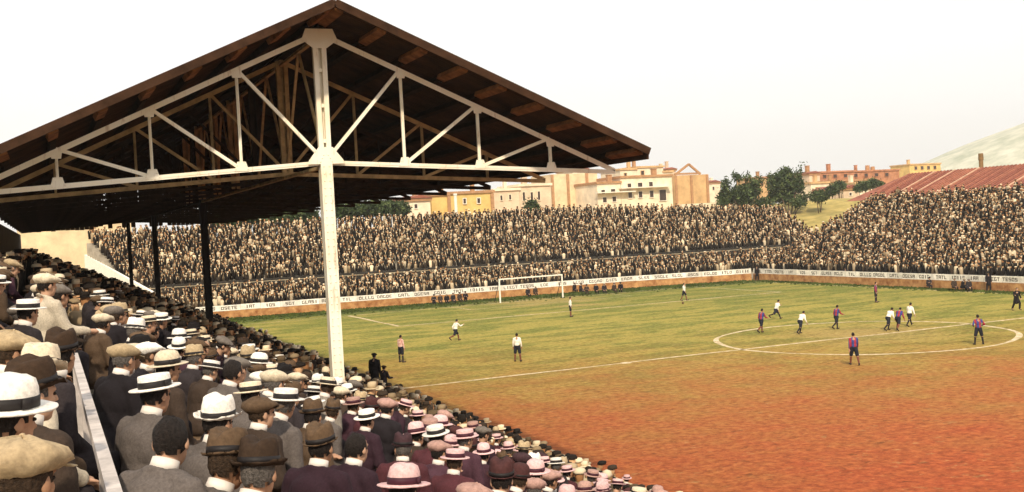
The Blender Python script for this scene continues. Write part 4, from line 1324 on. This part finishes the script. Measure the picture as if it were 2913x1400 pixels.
for (px, py, hat, hc, cc, pose, ya, lab) in HEROES:
    t, l = stand_pos(px, py)
    x, y = TX + t, CAM_O[1] + l
    yaw = face_yaw(x, y) + ya
    HMp = SEAT[pose]['head'].translation
    ox, oy = HMp.x * math.cos(yaw), HMp.x * math.sin(yaw)
    root = empty('person', (x - ox, y - oy, floor_t(t - .0) + (1.32 - HMp.z) * .0), yaw)
    tag(root, lab, 'person', 'spectators in the near stand')
    dress(root, pose, hat, hc, cc, random.randrange(3), random.choice((0, 0, 1, 2)))
    hero_xy.append((x - ox, y - oy))

cand = []
for i, t in enumerate(ROWS):
    l = 2.2 + (i % 2) * .27
    while l < 91:
        x, y = TX + t + random.gauss(0, .085), CAM_O[1] + l + random.gauss(0, .06)
        l += random.uniform(.44, .56)
        hz = floor_t(t) + 1.32
        px, py, Z = project((x + .07, y + .03, hz))
        if not (-150 < px < 2700 and py < 1420 and Z > 1.5): continue
        if any((x - a) ** 2 + (y - b_) ** 2 < .42 ** 2 for a, b_ in hero_xy): continue
        if Z < 4.6 and px > -150: continue
        if abs(t - .2) < 1.1 and l < 5.2: continue
        cand.append((Z, x, y, t, px, py))
heroP = [(h[0], h[1], project((a, b_, CAM_O[2] - 1))[2]) for h, (a, b_) in zip(HEROES, hero_xy)]
def hides(c):
    Z, x, y, t, px, py = c
    wd = .30 * CAM_F / K / Z
    for hx, hy, hZ in heroP:
        if Z < hZ and abs(px - hx) < wd * .8 and -wd * .9 < hy - py < wd * .8: return True
    if Z < 12.9 and 85 < px < 215 and 700 < py < 850: return True
    if Z < 50 and 905 < px < 975 and 895 < py < 945 and Z > 30: return True
    return False
cand = [c for c in cand if not hides(c)]
cand.sort()
NIND = 300 - len(HEROES)
def pick(rs, px, py):
    """clothes by where they sit: plainer whites and tans up the stand, plum and dusty pink lower right"""
    u = min(1, max(0, (px - 500) / 700)) * min(1, max(0, (py - 900) / 160))
    hat = rs.choices(['cap', 'cap2', 'cap3', 'trilby', 'fedora', 'boater', 'panama', 'bowler', None], [20, 11, 8, 13, 9, 15, 7, 5, 9] if u < .35 else [12, 8, 5, 8, 6, 30, 16, 3, 10])[0]
    if hat in ('boater', 'panama'):
        hc = rs.choices(['white', 'cream', 'pink', 'dusty pink'], [5, 3, 0, 0] if u < .35 else [1, .3, 6, 2])[0]
    elif hat in ('cap', 'cap2', 'cap3'):
        hc = rs.choices(['white', 'cream', 'tan', 'brown', 'dark brown', 'grey', 'dusty pink', 'maroon', 'plum'], [2, 4, 5, 4, 4, 3, 0, 0, 0] if u < .35 else [.3, .4, .8, 1, 2, .4, 5, 3, 3])[0]
    elif hat:
        hc = rs.choices(['white', 'tan', 'brown', 'dark brown', 'grey', 'black', 'plum', 'maroon'], [2, 2, 4, 5, 2, 3, 0, 0] if u < .35 else [.3, .4, 1, 2, .5, 1, 4, 3])[0]
    else: hc = None
    cc = rs.choices(['black', 'charcoal', 'dark brown', 'brown', 'grey', 'light grey', 'cream', 'plum', 'dark plum', 'maroon'],
                    [5, 6, 5, 3, 2.5, 1, .8, .6, .6, 0] if u < .35 else [1, 1, 1, .6, .4, .2, .1, 5, 6, 5])[0]
    return hat, hc, cc
def zone(px, py):
    if px < 330: return 'at the left side'
    if px < 640: return 'left of white post'
    if px < 960: return 'near the post foot'
    if px < 1280: return 'before the red earth'
    return 'at lower right edge'
rs = random.Random(99)
labs = {}
for (Z, x, y, t, px, py) in cand[:NIND]:
    hat, hc, cc = pick(rs, px, py)
    pose = rs.choices(range(5), [4, 2, 4, 2, 2])[0]
    yaw = face_yaw(x, y) + rs.gauss(0, .34)
    s = rs.uniform(.92, 1.07)
    root = empty('person', (x, y, floor_t(t)), yaw)
    root.scale = (s, s * rs.uniform(.98, 1.06), s)
    root.rotation_euler = (rs.gauss(0, .075), rs.gauss(.03, .06), yaw)
    dress(root, pose, hat, hc, cc, rs.randrange(3), rs.choice((0, 0, 1, 2)), detail=Z < 17)
    big = 'large' if Z < 9 else ('middling' if Z < 14 else 'small')
    lb = '%s spectator with %s%s, %s coat, %s' % (big, (hc + ' ') if hc else '', HATWORD[hat], cc, zone(px, py))
    labs.setdefault(lb, []).append((px, root))
for lb, lst in labs.items():
    lst.sort(key=lambda q: q[0])
    for i, (px, root) in enumerate(lst):
        l2 = lb
        if len(lst) == 2: l2 = lb + (', leftmost' if i == 0 else ', rightmost')
        elif len(lst) == 3: l2 = lb + (', leftmost', ', middle', ', rightmost')[i]
        elif len(lst) <= 8: l2 = lb + ', ' + ('first', 'second', 'third', 'fourth', 'fifth', 'sixth', 'seventh', 'eighth')[i]
        tag(root, l2, 'person', 'spectators in the near stand')
rest = [(x, y, floor_t(t)) for (Z, x, y, t, px, py) in cand[NIND:]]
crowd('crowd', 'distant packed rows of seated hatted spectators further along the near stand', rest, [face_yaw(p[0], p[1]) for p in rest], zoff=-.36)
print('individuals', NIND + len(HEROES), 'farthest', cand[NIND][0], 'rest', len(rest))

# ------------------------------------------------------------------ standing and running figures
FIG = {}
def figure(key, lean=0, hipL=0, kneeL=0, hipR=0, kneeR=0, shL=0, elL=.2, shR=0, elR=.2, abL=.15, abR=.15, spread=.05, headyaw=0, kind='football'):
    """joint angles in radians, forward positive; figure faces +x, feet on z = 0"""
    if key in FIG: return FIG[key]
    hip = {}
    kn, an, toe = {}, {}, {}
    for s, h, k in ((1, hipL, kneeL), (-1, hipR, kneeR)):
        hip[s] = Vector((0, s * .09, 0))
        kn[s] = hip[s] + Vector((math.sin(h) * .43, s * spread, -math.cos(h) * .43))
        a = h - k
        an[s] = kn[s] + Vector((math.sin(a) * .42, s * spread * .5, -math.cos(a) * .42))
        b_ = max(-1.0, min(.25, a * .8))
        toe[s] = an[s] + Vector((math.cos(b_) * .19, s * .03, math.sin(b_) * .19 - .04))
    base = min(min(an[s].z - .075, toe[s].z - .035) for s in (1, -1))
    up = Vector((0, 0, -base))
    def T(v): return v + up
    def tr(x, y, z):                                       # trunk point leaned about the hips
        return T(Vector((x * math.cos(lean) + z * math.sin(lean), y, -x * math.sin(lean) + z * math.cos(lean))))
    for d in (hip, kn, an, toe):
        for s in d: d[s] = T(d[s])
    sh, el, wr = {}, {}, {}
    for s, a, e, ab in ((1, shL, elL, abL), (-1, shR, elR, abR)):
        sh[s] = tr(0, s * .185, .47)
        a2 = a + lean * .3
        d = Vector((math.sin(a2) * math.cos(ab), s * math.sin(ab), -math.cos(a2) * math.cos(ab)))
        el[s] = sh[s] + d * .29
        d2 = Vector((math.sin(a2 + e) * math.cos(ab * .5), s * math.sin(ab) * (.4 if e < 1.2 else -.9), -math.cos(a2 + e) * math.cos(ab * .5))).normalized()
        wr[s] = el[s] + d2 * .25
    HM = Matrix.Translation(tr(.03, 0, .70)) @ Matrix.Rotation(headyaw, 4, 'Z') @ Matrix.Rotation(lean * .4, 4, 'Y')
    mb = MB(); head_into(mb, HM)
    mb.capsule(tr(0, 0, .5), tr(.02, 0, .62), .055, .052, 10); mb.capsule(tr(0, 0, 0), tr(0, 0, .42), .11, .12, 12)
    for s in (1, -1):
        mb.capsule(tr(0, 0, .43), sh[s], .06, .05, 8); mb.capsule(sh[s], el[s], .046, .038, 10); mb.capsule(el[s], wr[s], .038, .026, 10)
        hand_into(mb, wr[s], wr[s] - el[s], Vector((1, 0, .2)), s)
        mb.capsule(tr(0, 0, .02), hip[s], .09, .09, 8); mb.capsule(hip[s], kn[s], .082, .056, 12); mb.capsule(kn[s], an[s], .055, .038, 12)
        mb.capsule(an[s], toe[s], .036, .028, 8)
    out = dict(body=remeshed(mb, 'body', .013, 2, .5, 1), head=HM, kind=kind)
    if kind == 'football':
        mb = MB(); mb.ell(tr(0, 0, .12), (.135, .17, .16), 14); mb.ell(tr(0, 0, .32), (.135, .185, .20), 14); mb.capsule(sh[1], sh[-1], .07, .07, 10)
        for s in (1, -1):
            mb.capsule(sh[s], el[s], .066, .054, 10); mb.capsule(el[s], el[s].lerp(wr[s], .75), .052, .044, 10); mb.capsule(tr(0, s * .06, .53), sh[s], .045, .065, 8)
        out['shirt'] = remeshed(mb, 'shirt', .02, 3, .6)
        mb = MB(); mb.ell(tr(0, 0, .0), (.14, .17, .13), 14)
        for s in (1, -1): mb.capsule(hip[s], hip[s].lerp(kn[s], .86), .115, .098, 12)
        out['shorts'] = remeshed(mb, 'shorts', .02, 3, .6)
        out['socks'] = []
        for s in (1, -1):
            mb = MB(); mb.capsule(kn[s].lerp(an[s], .18), an[s], .062, .046, 10)
            out['socks'].append(remeshed(mb, 'sock', .016, 2, .6))
    else:
        mb = MB(); mb.ell(tr(0, 0, .10), (.15, .185, .2), 14); mb.ell(tr(0, 0, .32), (.15, .20, .21), 14); mb.capsule(sh[1], sh[-1], .078, .078, 10)
        mb.capsule(tr(0, 0, 0), tr(0, 0, 0) + Vector((0, 0, -.25)), .17, .185, 14)
        for s in (1, -1):
            mb.capsule(sh[s], el[s], .078, .064, 10); mb.capsule(el[s], el[s].lerp(wr[s], .95), .062, .05, 10); mb.capsule(tr(0, s * .06, .53), sh[s], .05, .07, 8)
        for i in range(12):
            a0, a1 = 2 * math.pi * i / 12, 2 * math.pi * (i + 1) / 12
            mb.capsule(tr(.0 + .08 * math.cos(a0), .078 * math.sin(a0), .555 - .045 * math.cos(a0)), tr(.0 + .08 * math.cos(a1), .078 * math.sin(a1), .555 - .045 * math.cos(a1)), .02, .02, 6)
        out['coat'] = rumple(remeshed(mb, 'coat', .02, 4, .6), .010, 9)
        mb = MB()
        for s in (1, -1): mb.capsule(hip[s], kn[s], .10, .082, 12); mb.capsule(kn[s], an[s], .08, .068, 12)
        out['trousers'] = remeshed(mb, 'trousers', .02, 3, .6)
    out['boots'] = []
    for s in (1, -1):
        mb = MB()
        mb.capsule(an[s] - Vector((.03, 0, .03)), toe[s], .048, .036, 10); mb.capsule(an[s], an[s] - Vector((.02, 0, .035)), .048, .046, 8)
        out['boots'].append(remeshed(mb, 'boot', .014, 2, .6))
    FIG[key] = out
    return out
def jersey(name, c1, c2):
    """halves and stripes of a knitted shirt, in the shirt's own coordinates"""
    m, n, b = nodes_of(name)
    b.inputs['Roughness'].default_value = .9
    tc = n.nodes.new('ShaderNodeTexCoord'); sp_ = n.nodes.new('ShaderNodeSeparateXYZ')
    n.links.new(tc.outputs['Object'], sp_.inputs[0])
    mu = n.nodes.new('ShaderNodeMath'); mu.operation = 'MULTIPLY'; mu.inputs[1].default_value = 26
    n.links.new(sp_.outputs[1], mu.inputs[0])
    si = n.nodes.new('ShaderNodeMath'); si.operation = 'SINE'; n.links.new(mu.outputs[0], si.inputs[0])
    gt = n.nodes.new('ShaderNodeMath'); gt.operation = 'GREATER_THAN'; gt.inputs[1].default_value = 0; n.links.new(si.outputs[0], gt.inputs[0])
    mx = n.nodes.new('ShaderNodeMix'); mx.data_type = 'RGBA'
    mx.inputs[6].default_value = (*c1, 1); mx.inputs[7].default_value = (*c2, 1)
    n.links.new(gt.outputs[0], mx.inputs[0]); n.links.new(mx.outputs[2], b.inputs['Base Color'])
    return m
KIT = {'white': material('white_jersey', (.80, .74, .66), .9, .08, 10), 'stripe': jersey('striped_jersey', (.30, .020, .035), (.030, .050, .20)), 'redwhite': material('pale_red_jersey', (.50, .20, .17), .9, 0, 9, col2=(.74, .58, .50))}
M_SHORT = material('navy_shorts', (.012, .013, .022), .9, .2, 10)
M_SOCK = {'dark': material('dark_socks', (.018, .014, .016), .9, .2, 10), 'red': material('brown_socks', (.16, .05, .03), .9, .2, 10)}
M_BOOT = material('boot_leather', (.022, .014, .010), .6, .2, 10)
def place_fig(fig, loc, yaw, label, cat='person', group=None, shirt='white', sock='dark', coat='black', hat=None, hatc=None, skin=0, hair=0, sc=1.0):
    root = empty('person', loc, yaw); root.scale = (sc, sc, sc)
    tag(root, label, cat, group)
    mesh_obj('body', fig['body'], SKINM[skin], root)
    mesh_obj('hair', HAIR[hat is None], HAIRM[hair], root, fig['head'])
    if fig['kind'] == 'football':
        mesh_obj('shirt', fig['shirt'], KIT[shirt], root); mesh_obj('shorts', fig['shorts'], M_SHORT, root); [mesh_obj('sock', q, M_SOCK[sock], root) for q in fig['socks']]
    else:
        mesh_obj('coat', fig['coat'], COATM[coat], root); mesh_obj('trousers', fig['trousers'], COATM['charcoal' if coat in ('cream', 'light grey') else coat], root)
    for q in fig['boots']: mesh_obj('boot', q, M_BOOT, root)
    if hat:
        h = mesh_obj(HATNAME[hat], HAT[hat][0], HATM[hatc], root, fig['head'])
        if HAT[hat][1]: mesh_obj('hat_band', HAT[hat][1], M_BAND, h)
    return root
f_run = lambda: figure('run', .22, .75, .55, -.55, .75, -.7, 1.0, .8, 1.1, spread=.02)
f_sprint = lambda: figure('sprint', .38, .85, .45, -.80, .65, .7, 1.0, -.8, .9, spread=.03)
f_jog = lambda: figure('jog', .18, .50, .45, -.42, .60, -.3, .8, .4, .8)
f_stand = lambda: figure('stand', .03, .05, .02, -.03, .03, .05, .25, -.05, .25, .2, .2, .06)
f_hips = lambda: figure('hips', .02, .0, .02, .0, .02, -.35, 1.5, -.35, 1.5, .55, .55, .10)
f_wide = lambda: figure('wide', .22, .70, .20, -.70, .10, .3, .5, -.3, .4, .5, .5, .10)
f_lean = lambda: figure('lean', .62, .75, 1.0, -.45, .55, .5, .8, -.4, .7, .3, .3, .06)
f_walk = lambda: figure('walk', .05, .25, .10, -.25, .22, -.25, .3, .25, .3)
PL = [  # px, feet py, figure, facing yaw (world), shirt, socks, label
    (1010, 912, f_stand, .5, 'redwhite', 'dark', 'player in a pale reddish shirt standing nearest the crowd, right of the white post'),
    (1147, 858, f_run, .3, 'white', 'red', 'white shirted player running at the penalty line nearest the white post'),
    (1303, 910, f_stand, 1.0, 'white', 'red', 'white shirted player standing alone just above the halfway line'),
    (1436, 797, f_stand, -.4, 'white', 'red', 'white shirted player on the penalty line below the goal'),
    (1722, 757, f_walk, -1.0, 'white', 'red', 'white shirted player far right on the penalty line beside the ball'),
    (1916, 838, f_jog, .2, 'stripe', 'red', 'small red and blue striped player at the left of the centre circle'),
    (1953, 804, f_sprint, .0, 'white', 'dark', 'white shirted player sprinting above the left of the centre circle'),
    (2014, 840, f_lean, .25, 'white', 'dark', 'white shirted player bending forward inside the left of the centre circle'),
    (2105, 829, f_jog, .1, 'stripe', 'dark', 'striped player jogging at the top of the centre circle'),
    (2150, 920, f_walk, 1.1, 'stripe', 'red', 'striped player walking away at the bottom of the centre circle'),
    (2204, 761, f_stand, -.8, 'stripe', 'dark', 'distant striped player standing below the far touchline wall'),
    (2235, 832, f_lean, .1, 'white', 'dark', 'leftmost white shirted player of the tackling trio on the circle'),
    (2260, 832, f_lean, .4, 'stripe', 'red', 'striped player in the middle of the tackling trio on the circle'),
    (2289, 821, f_wide, .15, 'white', 'dark', 'rightmost white shirted player of the trio lunging with legs apart'),
    (2463, 867, f_hips, 1.15, 'stripe', 'dark', 'striped player standing with hands on hips at the right of the centre circle'),
]
for i, (px, py, fg, yaw, sh_, so, lab) in enumerate(PL):
    g_ = at_z(px, py, .0)
    place_fig(fg(), (g_[0], g_[1], .004), yaw, lab, 'person', 'players on the pitch', sh_, so, skin=i % 3, hair=0, sc=1.0)
g_ = at_z(2558, 782, 0)
place_fig(figure('official', .2, .6, .9, -.25, .4, -.5, 1.0, .6, 1.0, .3, .3, kind='suit'), (g_[0], g_[1], .004), -2.0, 'official in a dark suit running at the right picture edge', coat='black', skin=1)
s_stand = lambda: figure('s_stand', .02, .02, .02, -.02, .02, .0, .2, .0, .2, .14, .14, .05, kind='suit')
s_hold = lambda: figure('s_hold', .06, .1, .05, -.1, .08, .3, 1.1, .3, 1.1, .2, .2, .05, kind='suit')
GU = [(1213, 748, 'black', 'cap3', 'dark man standing against the wall left of the goal'),
      (1590, 720, 'black', 'cap3', 'dark man standing at the wall gap right of the goal'),
      (1905, 706, 'black', 'bowler', 'dark man standing by the corner of the far wall'),
      (2128, 713, 'charcoal', 'cap3', 'dark man standing against the wall of the far touchline below the trees'),
      (2488, 733, 'black', 'cap3', 'dark man standing against the wall near the right picture edge')]
for px, py, cc, ht, lab in GU:
    g_ = at_z(px, py, 0)
    place_fig(s_stand(), (g_[0], g_[1], .004), -2.2, lab, 'person', 'men standing along the far wall', coat=cc, hat=ht, hatc='black', skin=1)
# the two dark figures at the front of the stand
g_ = at_x(940, 888, TX + 13.0)
place_fig(s_stand(), (TX + 13.0, g_[1], g_[2] - 1.76), .9, 'man in a dark coat standing by the touchline right of the white post', coat='black', hat='cap3', hatc='black', skin=0)
place_fig(s_hold(), (TX + 13.1, g_[1] - 1.0, g_[2] - 1.98), .6, 'smaller dark figure stooping beside the man at the touchline', coat='charcoal', hat='cap', hatc='dark brown', sc=.86)
# the standing man in a pale jacket
t, l = .12, 12.97
place_fig(s_hold(), (TX - .05, CAM_O[1] + l, 8.5226 - .33 - 1.72), .55, 'standing man in a pale cap and pale jacket above the seated crowd at left', coat='cream', hat='cap2', hatc='cream', skin=1)
# photographers and stewards sitting by the goal
SITL = [(1072, 760), (1092, 764), (1108, 763), (1124, 762), (1140, 760), (1156, 758), (1172, 756), (1328, 745), (1346, 742), (1445, 733), (1460, 735), (1476, 738), (1500, 736), (1520, 735), (1545, 734), (1562, 732), (2400, 728), (2420, 729), (2437, 730), (2336, 724)]
ORD = ('first', 'second', 'third', 'fourth', 'fifth', 'sixth', 'seventh', 'eighth')
cnt = {}
for i, (px, py) in enumerate(sorted(SITL)):
    g_ = at_z(px, py + 3, 0)
    root = empty('person', (g_[0], g_[1], -.22), -1.7 + random.gauss(0, .3))
    side_w = 'left of the goal' if px < 1250 else ('behind the goal mouth' if px < 1420 else ('right of the goal' if px < 1700 else 'before the far touchline wall'))
    k = cnt.get(side_w, 0); cnt[side_w] = k + 1
    tag(root, 'dark clothed onlooker crouching %s, %s from the left' % (side_w, ORD[k]), 'person', 'onlookers crouching ' + side_w)
    dress(root, i % 5, ('cap', 'trilby', None, 'boater', 'cap3')[i % 5], ('dark brown', 'black', None, 'cream', 'grey')[i % 5], ('black', 'charcoal', 'dark brown')[i % 3], i % 3, 0, detail=True)
# ball
g_ = at_z(1718, 765, 0)
mb = MB(); mb.ell((0, 0, .11), (.11, .11, .11), 16)
tag(mb.build('football', material('ball_leather', (.12, .06, .03), .7, .2, 10), None, True, (g_[0], g_[1], .004)), 'brown leather football on the grass below the far white player', 'ball')

# ------------------------------------------------------------------ hazy air round the whole place
hz = MB(); hz.box((-4100, -4100, -1.1), (4100, 4100, 330))
hzm = bpy.data.materials.new('hazy_air'); hzm.use_nodes = True
hzm.node_tree.nodes.clear()
pv = hzm.node_tree.nodes.new('ShaderNodeVolumePrincipled'); pv.inputs['Density'].default_value = .00024; pv.inputs['Color'].default_value = (.99, .985, .97, 1)
ho = hzm.node_tree.nodes.new('ShaderNodeOutputMaterial'); hzm.node_tree.links.new(pv.outputs[0], ho.inputs['Volume'])
tag(hz.build('haze', hzm), 'thin pale haze lying over the whole ground', 'haze', kind='stuff')
